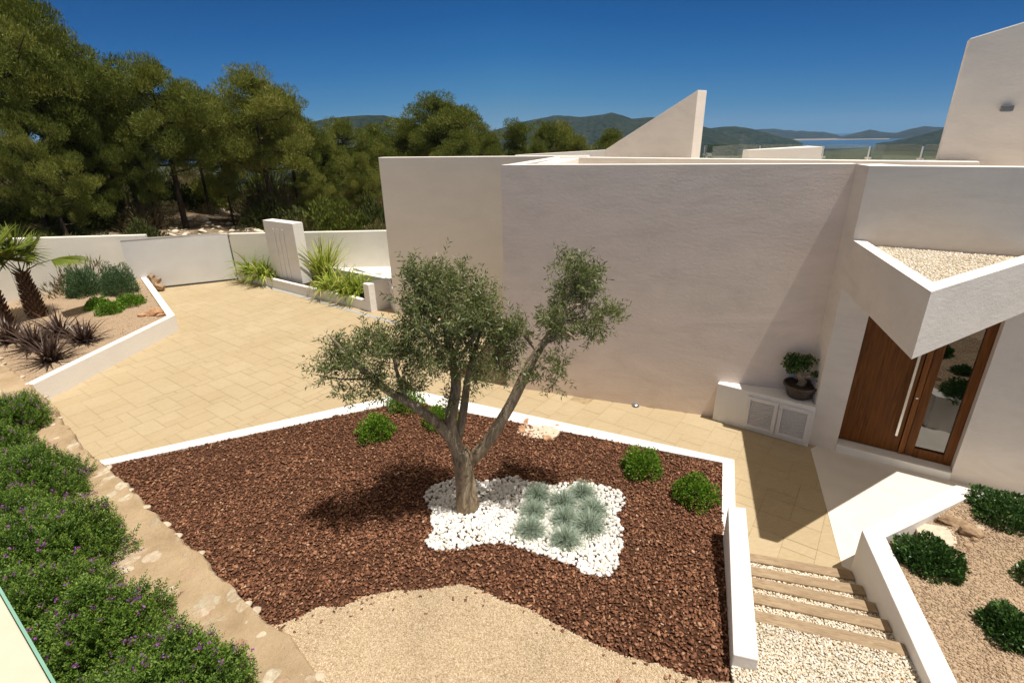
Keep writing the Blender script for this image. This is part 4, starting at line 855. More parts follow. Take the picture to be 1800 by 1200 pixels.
def palm(label, px, py, z, ht, fronds, seed):
    g = G(px, py, z); t = thing('fan_palm', label, 'palm tree', (g[0], g[1], z), 0, 'fan palms in the gravel bed'); r = random.Random(seed)
    prof = [(.30, 0), (.27, .2*ht), (.25, .45*ht), (.17, .75*ht), (.13, ht)]; mb = MB()
    mb.tube([(0, 0, p[1]) for p in prof], [p[0]*.62 for p in prof], 14, .06); tr = mb.build('trunk', M['palmbark'], t, local=True)
    bo = MB()
    for k in range(150):
        f = k/150; zz = f*ht*1.02; a = k*2.4; rr_ = np.interp(zz, [p[1] for p in prof], [p[0] for p in prof])*.64
        d = Vector((math.cos(a), math.sin(a), .9)).normalized(); p = Vector((math.cos(a)*rr_, math.sin(a)*rr_, zz)); l = .13+.07*(f > .9)
        bo.tube([p, p+d*l*.5, p+d*l+Vector((0, 0, .02))], [.034, .028, .008], 5)
    bo.build('frond_stubs', M['palmbark'], tr, local=True)
    for (dx, dy, dz, L, fr_, dr) in fronds:
        d = Vector((dx, dy, dz)).normalized(); p0 = Vector((0, 0, ht)); pm = p0+d*L*.55; p1 = p0+d*L+Vector((0, 0, -.12*L*L)); st = MB(); st.tube([p0, pm, p1], [.018, .014, .009], 6); so_ = st.build('frond_stalk', M['palm'], t, local=True, attr=None)
        dd = (p1-pm).normalized()-Vector((0, 0, .15*dr)); V, F, a = fan(None, p1, dd, fr_*1.2, 34, rad(128 if dr < 1 else 60), .35*dr); mesh('fan_leaf', V, F, M['palm'], so_, attr=a*.8, local=True)
    return t
palm('fan palm with a stubby trunk standing in the gravel bed, one leaf reaching right', 67, 556, .45, 1.35, [(1, .25, .55, 1.0, .85, 1.5), (-.1, .2, 1, .75, .75, .5), (-.6, -.3, 1, .8, .75, .7), (-1, .3, .7, .85, .75, .8), (.1, -.6, 1.1, .6, .7, .8), (-.7, .8, 1, .8, .7, .6), (.3, .5, 1.1, .7, .65, .5)], 1)
palm('second fan palm cut off by the left picture edge', 6, 568, .45, 1.55, [(.9, .2, .8, .8, .8, .8), (.5, .6, 1.2, .8, .8, .6), (-.5, .2, 1, .8, .8, .6), (.3, -.7, 1, .8, .8, .9), (-1, -.3, .6, .9, .8, .8), (.15, .1, 1.2, .9, .8, .5)], 2)

# strap-leaved plants of the driveway planter
def strap(label, px, py, s, n=150, name='strap_plant', dr=1.1, up=.35):
    g = G(px, py, .27); t = thing(name, label, 'plant', (g[0], g[1], .25), 0, 'strap-leaved plants in the driveway planter')
    d = unit(rng.normal(size=(n, 3))); d[:, 2] = np.abs(d[:, 2])*1.1+up; V, F, a = blades(np.c_[rng.normal(size=(n, 2))*.14, np.zeros(n)], d, rng.uniform(.7, 1.35, n)*s, .055, dr*1.15, 7); mesh('leaves', V, F, M['strap'], t, attr=a, local=True); return t
strap('yellow green strap-leaved plant left of the upright slab, at its far end', 447, 481, 1.0)
strap('yellow green strap-leaved plant touching the left side of the upright slab', 467, 487, .9)
strap('strap-leaved plant right beside the upright slab on its right', 580, 507, .9)
strap('lush strap-leaved plant in the middle of the right half of the planter', 603, 512, 1.0)
strap('strap-leaved plant at the right end of the planter, against the short pier', 626, 517, .9)
t = strap('tall upright sedge behind the other plants right of the upright slab', 572, 490, 1.5, 130, 'tall_sedge', .55, 1.2)

# bonsai on the cabinet
bp = np.array(G(1403, 696, cz)); bt = thing('bonsai', 'small gnarled bonsai tree in a round dark pot on the cabinet', 'potted plant', (*P2(bp), cz))
MB().lathe((0, 0, 0), [(.0, .006), (.125, .006), (.14, .02), (.185, .15), (.205, .16), (.205, .185), (.185, .187), (.172, .165), (0, .16)], 40).build('pot', M['bronze'], bt, smooth=False, local=True)
mb = MB(); mb.tube([(0, 0, .15), (.02, .01, .22), (-.03, .0, .29), (-.06, .02, .38), (-.14, .03, .46)], [.055, .045, .038, .026, .012], 9, .12)
mb.tube([(-.02, 0, .27), (.05, -.01, .31), (.13, .0, .33), (.21, .0, .30)], [.03, .02, .013, .006], 7, .1); mb.tube([(-.05, 0, .36), (.0, .03, .44), (.04, .02, .50)], [.02, .014, .006], 6, .1); mb.tube([(-.04, 0, .33), (-.1, -.05, .38), (-.17, -.05, .40)], [.02, .012, .005], 6, .1)
btr = mb.build('trunk', M['obark'], bt, local=True)
cl = [(-.16, .03, .49, .09), (-.06, .02, .50, .10), (.05, .02, .52, .085), (-.10, -.05, .41, .09), (-.19, -.04, .42, .07), (.0, .04, .42, .08), (.15, 0, .36, .06), (.22, .0, .30, .07), (.25, -.02, .23, .045), (-.14, .0, .33, .06)]
Ps = []; 
for (x, y, z, r) in cl: k = int(9000*r*r*8); Ps.append(np.array([x, y, z])+unit(rng.normal(size=(k, 3)))*r*(rng.random((k, 1))**.4)*np.array([1, 1, .75]))
Ps = np.vstack(Ps); Ps = Ps[rng.random(len(Ps)) < .3]; V, F = leaves(Ps, rng.normal(size=Ps.shape)+[0, 0, .4], .038, .022, fold=.1); mesh('foliage', V, F, M['bonsai'], bt, attr=np.clip(rng.normal(.5, .25, len(Ps)), 0, 1), local=True)
so_ = MB().lathe((0, 0, 0), [(0, .172), (.165, .169)], 24).build('soil', M['soil'], bt, local=True)
bt.rotation_euler = (0, 0, ca); bt.scale = (1.38, 1.38, 1.38)

# ------------------------------------------------------------------ olive tree
tb = np.array(G(820, 886, .22)); D0 = np.linalg.norm(tb); vdir = tb/D0
ol = thing('olive_tree', 'old olive tree with a forked trunk and silvery green crown in the bark bed', 'tree', (tb[0], tb[1], .2))
def OP(x, y, off=0.0):                     # limb points on an upright plane through the trunk, off metres towards the back
    p = onplane(x, y, tb+vdir*off, (vdir[1], -vdir[0])); return Vector(p)-Vector((tb[0], tb[1], .2))
tr = MB()
tr.tube([OP(822, 900), OP(820, 880), OP(818, 850), OP(816, 822), OP(812, 800), OP(806, 785)], [.20, .165, .145, .14, .155, .12], 16, .17)
limbs = [([(812, 812, 0), (798, 775, 0), (788, 745, .02), (797, 710, .04), (803, 680, .07), (800, 650, .1), (790, 610, .15), (780, 560, .22), (772, 510, .28)], [.13, .105, .09, .08, .075, .07, .055, .035, .015]),
    ([(822, 815, 0), (845, 792, 0), (868, 762, -.05), (888, 728, -.08), (905, 700, -.1), (922, 660, -.12), (940, 625, -.12), (958, 600, -.05), (978, 570, 0), (990, 540, .06), (1004, 505, .12), (1012, 470, .15)], [.12, .09, .085, .08, .075, .07, .065, .055, .045, .035, .022, .01]),
    ([(800, 785, 0), (785, 755, -.03), (750, 728, -.06), (715, 703, -.1), (685, 690, -.15), (655, 665, -.2), (620, 635, -.25), (592, 605, -.28), (576, 585, -.3)], [.10, .085, .07, .062, .055, .045, .034, .022, .01]),
    ([(802, 790, .05), (812, 740, .12), (818, 700, .18), (822, 660, .2), (835, 610, .25), (850, 570, .25)], [.075, .06, .055, .045, .03, .012]),
    ([(955, 602, -.1), (985, 592, -.2), (1000, 580, -.25), (1010, 600, -.3), (1030, 590, -.3)], [.045, .03, .022, .015, .007]),
    ([(945, 620, -.12), (925, 590, 0), (905, 575, .1), (890, 560, .1)], [.03, .022, .014, .006]),
    ([(715, 703, -.1), (700, 665, -.1), (690, 625, -.1), (695, 590, -.1)], [.035, .026, .017, .008]),
    ([(990, 545, -.1), (1025, 530, -.05), (1050, 535, 0)], [.025, .016, .006]),
    ([(797, 650, 0), (760, 600, -.1), (735, 560, -.15), (725, 510, -.1)], [.035, .025, .016, .006]),
    ([(800, 640, 0), (835, 590, -.1), (860, 550, -.1), (850, 500, -.1)], [.035, .025, .016, .006]),
    ([(655, 665, -.2), (610, 668, -.25), (570, 662, -.3), (540, 655, -.3)], [.02, .012, .008, .003])]
for pts_, rs in limbs: tr.tube([OP(*p) for p in pts_], rs, 12, .16)
trunk = tr.build('trunk', M['obark'], ol, smooth=True, local=True)
sm = trunk.modifiers.new('round', 'SUBSURF'); sm.levels = 1; sm.render_levels = 1
#          px, py, off, rx, ry(px), depth(m), sprigs
blobs = [(770, 505, .28, 68, 42, .40, 250), (735, 490, .2, 34, 28, .2, 60), (835, 530, .15, 52, 42, .36, 180), (760, 565, .1, 62, 48, .42, 240), (720, 545, .05, 30, 40, .25, 70), (850, 590, .1, 48, 42, .3, 150), (800, 610, .15, 50, 32, .3, 110),
    (900, 590, .1, 36, 42, .25, 85), (930, 578, -.05, 32, 28, .2, 55), (740, 625, -.05, 44, 34, .30, 95), (690, 640, -.12, 40, 34, .32, 85), (640, 625, -.22, 38, 32, .3, 85), (600, 640, -.25, 30, 32, .22, 60), (582, 612, -.28, 18, 24, .14, 36), (640, 590, -.2, 22, 16, .15, 14), (655, 670, -.2, 48, 24, .26, 70), (720, 680, -.1, 40, 16, .2, 32), (690, 600, -.1, 34, 22, .2, 40), (560, 658, -.3, 20, 12, .1, 9), (612, 680, -.25, 22, 14, .12, 16),
    (1012, 478, .15, 40, 26, .2, 95), (1045, 505, .15, 26, 30, .18, 55), (1000, 520, .15, 32, 30, .2, 70), (1050, 545, .15, 30, 34, .2, 65), (970, 548, .15, 30, 30, .2, 55), (1040, 585, .15, 22, 24, .14, 26), (985, 568, -.2, 26, 20, .16, 30), (955, 645, -.2, 30, 24, .16, 30), (985, 665, -.25, 22, 16, .12, 16), (985, 640, -.25, 20, 18, .12, 12), (985, 460, -.1, 16, 10, .1, 8), (905, 550, 0, 16, 14, .12, 6), (880, 650, .1, 30, 22, .2, 26), (790, 715, .0, 34, 20, .2, 18), (890, 622, .1, 34, 28, .24, 45), (830, 640, .15, 46, 22, .26, 55), (765, 648, .05, 40, 20, .24, 45), (1020, 560, .05, 34, 26, .22, 40), (975, 600, -.1, 26, 18, .16, 22)]
P_, D_, tw = [], [], MB()
pxm = FPX/ (D0*1.05)
for (x, y, off, rx, ry, dp, ns) in blobs:
    c = np.array(OP(x, y, off)); rt = np.array([vdir[1], -vdir[0], 0]); dpv = np.array([vdir[0], vdir[1], 0]); sc_ = .9/ (pxm)
    ns = int(ns*1.35)
    subs = [(unit(rng.normal(size=3)), rng.random()**.5) for _ in range(max(3, ns//16))]
    for _ in range(ns):
        su = subs[rng.integers(len(subs))]; u = su[0]*su[1]*.85+rng.normal(size=3)*.23; k = 1.0 if rng.random() > .04 else 1.12; p = c+rt*u[0]*rx*sc_*k+np.array([0, 0, 1])*u[2]*ry*sc_*k+dpv*u[1]*dp*1.7*k
        d = unit(u*.7+rng.normal(size=3)*.55+np.array([0, 0, .35])); L = rng.uniform(.10, .26); m_ = int(L/.014)
        s_ = np.linspace(0, 1, m_); bendv = rng.normal(size=3)*.03; q = p+d*(s_[:, None]*L)+bendv*(s_**2)[:, None]
        perp = unit(np.cross(d, rng.normal(size=3))); perp2 = np.cross(d, perp); al = np.arange(m_)*1.571+np.where(np.arange(m_) % 2, math.pi, 0)
        ld_ = unit(d*.75+perp*np.cos(al)[:, None]+perp2*np.sin(al)[:, None]+rng.normal(size=(m_, 3))*.2); P_.append(q); D_.append(ld_)
        if rng.random() < .3: tw.tube([p, p+d*L*.5, q[-1]], [.0035, .0025, .0015], 4, cap=False)
P_ = np.vstack(P_); D_ = np.vstack(D_); n = len(P_); print('olive leaves', n)
V, F = leaves(P_, D_, rng.uniform(.05, .085, n), rng.uniform(.012, .019, n), fold=.1)
mesh('crown', V, F, M['olive'], ol, attr=np.clip(rng.normal(.45, .27, n), 0, 1), local=True)
tw.build('twigs', M['obark'], ol, local=True)

# ------------------------------------------------------------------ flowering shrubs below the terrace (left foreground)
def polygala(label, x, y, z, r, h, n, rz):
    t = thing('flowering_shrub', label, 'shrub', (x, y, z), rz, 'purple-flowered shrubs along the rubble wall'); NS = n
    d = unit(rng.normal(size=(NS, 3))); d[:, 2] = np.abs(d[:, 2])*1.1+.05; d = unit(d); lump = 1+.16*np.sin(d[:, 0]*6+x*3)*np.sin(d[:, 1]*5+y)+.08*np.sin(d[:, 0]*13)*np.sin(d[:, 2]*11)
    k = (1-.6*rng.random(NS)**1.8)*lump; tip = d*np.array([r, r, h])*k[:, None]; D = unit(d*np.array([1, 1, .8])+[0, 0, .75]+rng.normal(size=(NS, 3))*.28); L = rng.uniform(.10, .22, NS); long_ = rng.random(NS) > .90; tip = tip+D*(rng.uniform(.04, .14, NS)*long_)[:, None]; m_ = 13
    s_ = np.linspace(0, 1, m_); perp = unit(np.cross(D, rng.normal(size=(NS, 3)))); perp2 = np.cross(D, perp); al = np.arange(m_)*2.4
    Q = tip[:, None]-D[:, None]*L[:, None, None]*(1-s_)[None, :, None]
    LD = D[:, None]*.9+perp[:, None]*np.cos(al)[None, :, None]+perp2[:, None]*np.sin(al)[None, :, None]; tw_ = np.repeat(rng.normal(0, .10, NS), m_)
    sz = (1-.35*s_)[None, :]*rng.uniform(.8, 1.2, NS)[:, None]
    V, F = leaves(Q.reshape(-1, 3), LD.reshape(-1, 3), .044*sz.ravel(), .0185*sz.ravel(), fold=.15)
    at = np.clip(.28+.42*np.tile(s_, NS)+tw_+rng.normal(0, .1, NS*m_), 0, 1); mesh('foliage', V, F, M['poly'], t, attr=at, local=True)
    core_mesh(t, r*.8, h*.8, 14, 'pbark', .008)
    fl = rng.choice(NS, max(10, NS//22), replace=False); fl = fl[k[fl] > .8]; Pf = np.repeat(tip[fl]+D[fl]*.02, 9, 0)+rng.normal(size=(len(fl)*9, 3))*.012
    V, F = leaves(Pf, rng.normal(size=Pf.shape)+[0, 0, .3], .021, .015, fold=.2); tag(mesh('flowers', V, F, M['flower'], t, attr=rng.random(len(Pf)), local=True), None, None, None, 'stuff')
pg = [(18, 725, .5, .50, .55, 1500, 'purple-flowered shrub farthest along the rubble wall, at the left picture edge'), (-20, 800, .5, .55, .7, 1500, 'flowering shrub cut by the left edge, second from the far end'),
      (45, 850, .45, .62, .72, 2100, 'flowering shrub with long shoots beside the middle of the rubble wall'), (0, 940, .45, .6, .75, 1700, 'flowering shrub cut by the left edge, above the terrace corner'),
      (100, 965, .45, .62, .78, 2500, 'largest flowering shrub, spreading over the rubble wall'), (70, 1080, .45, .58, .75, 2200, 'flowering shrub next to the pale terrace corner'),
      (165, 1120, .45, .55, .70, 2300, 'flowering shrub in the dip between the largest one and the bottom edge'), (290, 1215, .45, .55, .66, 2300, 'flowering shrub at the bottom edge with upright light green shoots'), (185, 1290, .42, .5, .6, 1200, 'flowering shrub mostly below the bottom edge')]
for i, (x, y, z, r, h, n, lb) in enumerate(pg):
    g = G(x, y, z+.3); polygala(lb, g[0], g[1], z, r*1.22, h*1.12, int(n*1.7), i)
# pale terrace parapet with a glass edge, at the lower left corner
zt = 3.9; ta, tb_, tc2 = np.array(G(-60, 940, zt)), np.array(G(92, 1200, zt)), np.array(G(140, 1290, zt)); tdv = (tc2-ta)/np.linalg.norm(tc2-ta); tnn = np.array([tdv[1], -tdv[0]])
if tnn @ (np.array([0, 0])-ta) < 0 and False: tnn = -tnn
tnn = np.array([-abs(tdv[1]), -abs(tdv[0])]) if tdv[0] > 0 else tnn
par = thing('terrace_parapet', 'pale cream terrace coping with a green glass edge at the lower left corner', 'parapet', (*P2(ta), zt))
mb = MB(); mb.prism([P2(ta-tdv*1.5), P2(tc2+tdv*.3), P2(tc2+tdv*.3+tnn*.5), P2(ta-tdv*1.5+tnn*.5)], zt-.35, zt); mb.build('coping', M['parapet'], par, bevel=.004)
mb = MB(); mb.prism([P2(ta-tdv*1.5-tnn*.010), P2(tc2+tdv*.3-tnn*.010), P2(tc2+tdv*.3-tnn*.002), P2(ta-tdv*1.5-tnn*.002)], zt-.35, zt+.004); mb.build('glass_edge', M['greenedge'], par)
# earth behind the rubble wall
back_e = [P2(s-np.array([1.1, 1.35])) for s in stone]; 
mb = MB(); mb.prism([P2(stone[0]-[.9, 1.1]), P2(stone[-1]-[.75, .95]), (-2.5, 0.5), (-9, 0), (-16, 6)], .1, .41); tag(mb.build('earth', M['sand']), kind='structure')

# ------------------------------------------------------------------ glass balustrade on the roof terrace
b1, b2 = AT(1234, 254, 19.5), AT(1662, 254, 15.8); bd3 = (b2[:2]-b1[:2]); bl3 = np.linalg.norm(bd3); bd3 /= bl3; bn3 = np.array([-bd3[1], bd3[0]])
bal = thing('glass_balustrade', 'clear glass balustrade with thin steel posts along the roof terrace', 'balustrade', (b1[0], b1[1], 3.7)); ba3 = math.atan2(bd3[1], bd3[0])
pp = [np.dot(onplane(x, 262, b1, bd3)[:2]-b1[:2], bd3) for x in (1240, 1337, 1449, 1530, 1623, 1700)]; bz = lambda u: b1[2]+(b2[2]-b1[2])*u/bl3
for i in range(len(pp)-1):
    u0, u1 = pp[i]+.03, pp[i+1]-.03; mb = MB(); a = b1[:2]+bd3*u0; b = b1[:2]+bd3*u1
    mb.prism([P2(a), P2(b), P2(b+bn3*.012), P2(a+bn3*.012)], 3.8, [bz(u0), bz(u1), bz(u1), bz(u0)]); mb.build('glass_panel', M['glass'], bal)
for u in pp[:-1]:
    c = b1[:2]+bd3*u; z1 = bz(u)-.04; mb = MB(); mb.box((c[0]-bn3[0]*.03, c[1]-bn3[1]*.03, (3.7+z1)/2), (.03, .02, z1-3.7), ba3); ps = mb.build('post', M['steel'], bal)
    mb = MB(); mb.box((c[0]-bn3[0]*.012, c[1]-bn3[1]*.012, z1-.28), (.15, .03, .04), ba3); mb.build('clamp', M['steel'], ps)

# ------------------------------------------------------------------ pines and scrub on the slope
def pine_proto(name, seed, ht, cr, nb, dens, lean=.6, lowest=.35, shape='round', mat='pine', trunkr=.17):
    r = random.Random(seed); R2 = np.random.default_rng(seed); t = thing(name, 'pine', 'tree', (0, 0, 0)); mb = MB()
    lx, ly = r.uniform(-1, 1)*lean, r.uniform(-1, 1)*lean; tp = []
    for k in range(8):
        f = k/7; tp.append((lx*f*f+math.sin(f*5+seed)*.18*f, ly*f*f+math.cos(f*4+seed)*.18*f, ht*.88*f-.4*(k == 0)))
    mb.tube(tp, [trunkr*(1.25-f*.95) for f in np.linspace(0, 1, 8)], 9, .08); cl = []
    def tpt(f): i = min(int(f*7), 6); g = f*7-i; return Vector(tp[i]).lerp(Vector(tp[i+1]), g)
    for k in range(nb):
        f = lowest+(1-lowest)*(k+.5)/nb; a = k*2.4+r.uniform(-.5, .5); ff = (f-lowest)/(1-lowest)
        prof = (math.sin(math.pi*min(1, ff*.80+.22))**.6) if shape == 'round' else (1.05-ff*.9)
        L = cr*prof*r.uniform(.7, 1.15); p0 = tpt(min(f, .97)); e = Vector((math.cos(a)*L, math.sin(a)*L, L*r.uniform(.15, .55))); pm = p0+e*.5+Vector((0, 0, -.12*L))
        mb.tube([p0, pm, p0+e], [trunkr*.36*(1.2-f*.6), trunkr*.22, .02], 5, .1)
        m_ = max(3, int(L*2.5))
        for j in range(m_):
            g = .42+.62*(j+.5)/m_; q = p0+e*g+Vector((r.gauss(0, .22)*L, r.gauss(0, .22)*L, r.gauss(0, .10)*L))*.8; s_ = r.uniform(.32, .68)*(.66+.13*cr); cl.append((q, s_))
            if r.random() < .5: mb.tube([pm.lerp(p0+e, g*.6), q], [.025, .008], 4)
    top = tpt(.99)
    for j in range(4): cl.append((top+Vector((r.gauss(0, .35), r.gauss(0, .35), r.uniform(0, .6))), r.uniform(.5, .8)))
    tr_ = mb.build('trunk', M['pbark'], t, local=True); PP = []; DD = []; AA = []
    for q, s_ in cl:
        k = int(dens*2.5*s_*s_); d = unit(R2.normal(size=(k, 3))); rr_ = .35+.70*R2.random(k)**.5
        lump = 1+.22*np.sin(d[:, 0]*5+q.x*3)*np.sin(d[:, 1]*5+q.y*2); p = np.array(q)+d*(rr_*lump)[:, None]*s_*np.array([1.15, 1.15, .72])
        PP.append(p); DD.append(d*.7+R2.normal(size=(k, 3))*.4+[0, 0, .8]); AA.append(np.clip(R2.normal(.42, .16, k)+R2.normal(0, .2), 0, 1))
    PP = np.vstack(PP); DD = np.vstack(DD); V, F = leaves(PP, DD, R2.uniform(.11, .23, len(PP)), R2.uniform(.030, .050, len(PP))); mesh('crown', V, F, M[mat], t, attr=np.concatenate(AA), local=True)
    t['h'] = 0.0; del t['h']; return t
protos = [pine_proto('pine_tree', 11, 10, 3.2, 26, 520, .8, .38), pine_proto('pine_tree', 12, 10, 2.8, 24, 520, 1.2, .30), pine_proto('pine_tree', 13, 10, 3.6, 30, 500, .5, .42),
          pine_proto('pine_tree', 14, 10, 3.0, 30, 540, .9, .2), pine_proto('pine_tree', 15, 10, 2.5, 26, 520, .3, .10, 'cone')]
used_p = set(); rp = random.Random(4)
def place_pine(k, px, D, topy, wscale, label, group='Aleppo pines on the slope behind the wall', zb=None, rz=None):
    p = AT(px, topy, D); zg = float(tz(p[0], p[1])) if zb is None else zb; hgt = p[2]-zg; s = hgt/9.8
    o = protos[k] if k not in used_p else copy_tree(protos[k]); used_p.add(k)
    o.location = (p[0], p[1], zg-.1); wscale *= 1.2 if D > 43 else .95; o.scale = (s*wscale, s*wscale, s); o.rotation_euler = (0, 0, rp.uniform(0, 6.28) if rz is None else rz)
    o['label'] = label; o['category'] = 'pine tree'; o['group'] = group; return o
PT = [ # proto, px, distance, top y, width factor, label
 (3, -90, 33, -90, .7, 'tall dark pine cut off by the left picture edge, top above the frame'),
 (2, 20, 34, -35, .85, 'dark pine whose crown tip reaches the upper left corner'),
 (3, 80, 38, 40, .7, 'pine just right of the corner tree with a stepped crown'),
 (0, 130, 37, 78, .8, 'rounded dark pine between the corner trees and the peaked pine'),
 (3, 30, 31, 160, .7, 'low broad pine in shadow behind the second palm'),
 (1, 175, 38, 125, .8, 'narrow pine tucked left of the peaked pine'),
 (0, 248, 34, 86, .95, 'tall peaked pine, first crown standing clear against the sky from the left'),
 (3, 130, 33, 190, .7, 'low pine in front of the dark forest edge, left of the gate'),
 (1, 225, 33, 200, .8, 'leaning pine with thin trunk above the left end of the gate'),
 (2, 318, 40, 150, .75, 'pine behind and right of the peaked pine'),
 (1, 365, 44, 158, .7, 'pine between the peaked pine and the tall spreading pine'),
 (0, 432, 36, 106, 1.0, 'tall spreading pine with olive brown crown and dark bent trunk above the gate'),
 (2, 490, 40, 150, .85, 'pine merging with the right side of the tall spreading pine'),
 (1, 372, 36, 215, .6, 'small pine with a curved dark trunk left of the tall spreading pine'),
 (3, 530, 46, 195, .8, 'lower pine right of the tall spreading pine'),
 (3, 600, 48, 200, .85, 'pine standing left of the garage wall top'),
 (4, 560, 44, 225, .8, 'short pine in the gap left of the garage wall'),
 (3, 645, 55, 212, .85, 'pine just above the left corner of the garage wall'),
 (3, 705, 50, 203, .85, 'broad pine left of the tallest one over the garage roof'),
 (0, 765, 52, 156, .9, 'tallest pine above the garage roof with a stacked crown'),
 (2, 812, 56, 180, .75, 'pine leaning right of the tallest one over the garage roof'),
 (3, 790, 44, 222, .9, 'rounded lower pine in front of the tallest one over the roof'),
 (3, 850, 47, 232, .8, 'low pine between the rounded one and the dark spiky one'),
 (4, 905, 48, 203, 1.0, 'dark green spiky pine above the roof beam'),
 (3, 965, 58, 207, .85, 'pine right of the dark spiky one'),
 (1, 990, 62, 205, .8, 'thin greyish pine in front of the hill'),
 (4, 1022, 55, 228, .8, 'small pine left of the last one before the triangular wall'),
 (3, 1062, 60, 222, .85, 'last pine before the triangular wall'),
 (3, 935, 50, 243, .7, 'low bushy pine at the roof edge under the dark spiky one'),
 (3, 545, 36, 272, .7, 'bushy young pine behind the upright slab'),
 (3, 625, 40, 262, .75, 'young pine beside the corner of the garage wall'),
 (3, 690, 60, 232, .8, 'distant low pine left over the garage wall')]
for t_ in PT: place_pine(t_[0], t_[1], t_[2], t_[3], t_[4], t_[5])
# scrub bushes
def bush_proto(seed, n, L, W, mat, name='scrub_bush'):
    R2 = np.random.default_rng(seed); t = thing(name, 'bush', 'bush', (0, 0, 0)); P, d = dome(n, 1, 1, .35)
    V, F = leaves(P, d*.7+[0, 0, .8]+R2.normal(size=P.shape)*.5, R2.uniform(.7, 1.3, n)*L, W, up=.2); mesh('foliage', V, F, M[mat], t, attr=np.clip(R2.normal(.45, .2, n), 0, 1), local=True); core_mesh(t, .9, .9, 12, 'pbark', .02); return t
bps = [bush_proto(31, 4200, .15, .05, 'scrub'), bush_proto(32, 4200, .13, .05, 'pine'), bush_proto(33, 2600, .22, .025, 'drygrass')]; usedb = set()
places = ['left of the gate', 'above the gate', 'right of the gate', 'behind the upright slab', 'near the garage wall']
bl_ = []
rb2 = random.Random(9)
manual = [(585, 368, 30, 1.9, 2.2, 1, 'largest bright green bush behind the upright slab'), (368, 398, 27, 1.1, .9, 1, 'bright green low bush on the pale slope above the gate'), (655, 355, 31, 1.3, 2.2, 0, 'tall dark bush against the corner of the garage wall'), (520, 372, 31, 1.4, 1.5, 0, 'dark bush left of the bright green one behind the slab'), (270, 400, 27, 1.2, 1.1, 2, 'dry grey bush just above the left gate post'), (470, 362, 36, 1.7, 1.7, 0, 'dark bush at the foot of the spreading pine'), (240, 385, 30, 1.0, 1.2, 0, 'dark bush behind the dry grey one'), (420, 385, 30, .9, .8, 2, 'dry tussock right of the bright green low bush')]
def place_bush(px, py, D, r, h, k, label):
    p = AT(px, py, D); zg = float(tz(p[0], p[1])); o = bps[k] if k not in usedb else copy_tree(bps[k]); usedb.add(k)
    o.location = (p[0], p[1], zg-.05); o.scale = (r, r, h); o.rotation_euler = (0, 0, rb2.uniform(0, 6.28)); o['label'] = label; o['category'] = 'bush'; o['group'] = 'scrub bushes under the pines'
for x, y, D, r, h, k, lb in manual: place_bush(x, y, D, r, h, k, lb)
for i in range(190):
    px = rb2.uniform(-60, 700); D = rb2.uniform(26, 60) if px > 180 else rb2.uniform(22, 48); k = rb2.choices([0, 1, 2], [5, 2, 4])[0]; r = rb2.uniform(.5, 1.5)*(1+.4*(D > 40)); h = r*rb2.uniform(.7, 1.2)*(1.3 if D > 42 else 1)
    if 300 < px < 470 and D < 34: r *= .4; h *= .4
    kind_ = ['dark green', 'olive green', 'dry greyish'][k]; size_ = 'small' if r < .75 else 'medium' if r < 1.25 else 'large'
    where = 'behind the palms' if px < 60 else 'left of the gate' if px < 235 else 'over the left half of the gate' if px < 320 else 'over the right half of the gate' if px < 400 else 'above the left planter half' if px < 470 else 'behind the upright slab' if px < 550 else 'near the garage wall corner'
    near = 'lowest' if D < 31 else 'mid-slope' if D < 40 else 'high' if D < 50 else 'farthest'
    if 250 < px < 480 and (rb2.random() < .6 or D < 34): continue
    lb_ = f'{near} {size_} {kind_} scrub bush {where}'
    if lb_ in bl_: continue
    bl_.append(lb_); place_bush(px, 300, D, r, h, k, lb_)
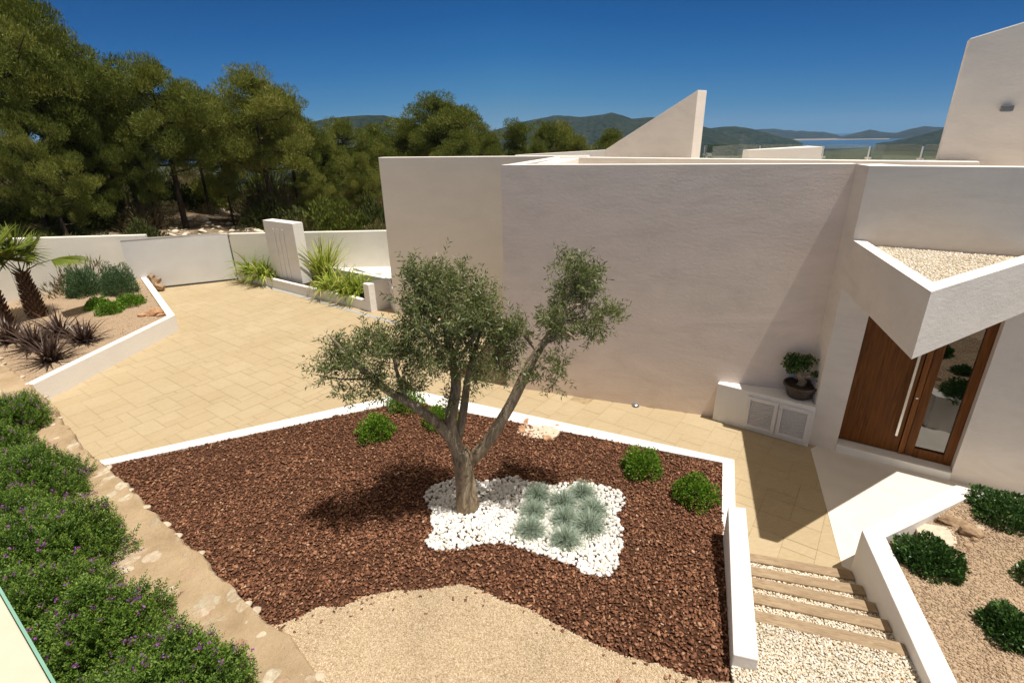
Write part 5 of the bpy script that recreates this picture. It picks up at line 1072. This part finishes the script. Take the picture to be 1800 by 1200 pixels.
# pale rocks on the slope
R2 = np.random.default_rng(77); q = np.array([AT(R2.uniform(180, 680), 300, R2.uniform(25.5, 46))[:2] for _ in range(520)])
V, F, a = rocks(np.c_[q, tz(q[:, 0], q[:, 1])+.02], R2.uniform(.05, .32, len(q))**1.3, .5, 2); tag(mesh('slope_stones', V, F, M['palestone'], attr=a*.5), None, None, None, 'stuff')
# white houses glimpsed through the trees
def far_house(px, py, D, w_, d_, h_, rz, label):
    p = AT(px, py, D); t = thing('far_house', label, 'house', (p[0], p[1], p[2]-h_), rz, 'white houses glimpsed between the pines'); mb = MB(); mb.box((0, 0, h_/2-1.5), (w_, d_, h_+3)); mb.box((w_*.2, 0, h_+.5), (w_*.5, d_*.8, 1.0)); mb.build('wall', M['white'], t, local=True)
    for k in range(3): mb = MB(); mb.box((-w_*.3+k*w_*.3, -d_/2-.02, h_*.55), (w_*.12, .06, h_*.4)); mb.build('window', M['dark'], t, local=True)
far_house(668, 276, 78, 6, 6, 3.0, .5, 'white flat-roofed house showing above the left corner of the garage wall')

# sunlit look of the house wall tops, painted in as white on upward faces
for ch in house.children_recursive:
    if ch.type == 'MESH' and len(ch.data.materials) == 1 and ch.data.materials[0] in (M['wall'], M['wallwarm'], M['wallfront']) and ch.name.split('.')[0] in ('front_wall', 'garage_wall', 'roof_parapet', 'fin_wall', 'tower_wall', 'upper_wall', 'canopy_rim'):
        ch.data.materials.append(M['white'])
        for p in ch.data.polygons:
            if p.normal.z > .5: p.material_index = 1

# ------------------------------------------------------------------ air
hz = bpy.data.materials.new('air'); hz.use_nodes = True; hn = hz.node_tree; hn.nodes.clear(); ho = hn.nodes.new('ShaderNodeOutputMaterial'); hv = hn.nodes.new('ShaderNodeVolumePrincipled')
hv.inputs['Color'].default_value = (.40, .66, 1, 1); hv.inputs['Density'].default_value = .00007; hv.inputs['Anisotropy'].default_value = .0; hn.links.new(hv.outputs[0], ho.inputs['Volume'])
mb = MB(); mb.prism([(-8500, -300), (9500, -300), (9500, 9500), (-8500, 9500)], -63.5, 190); tag(mb.build('haze', hz), kind='stuff')
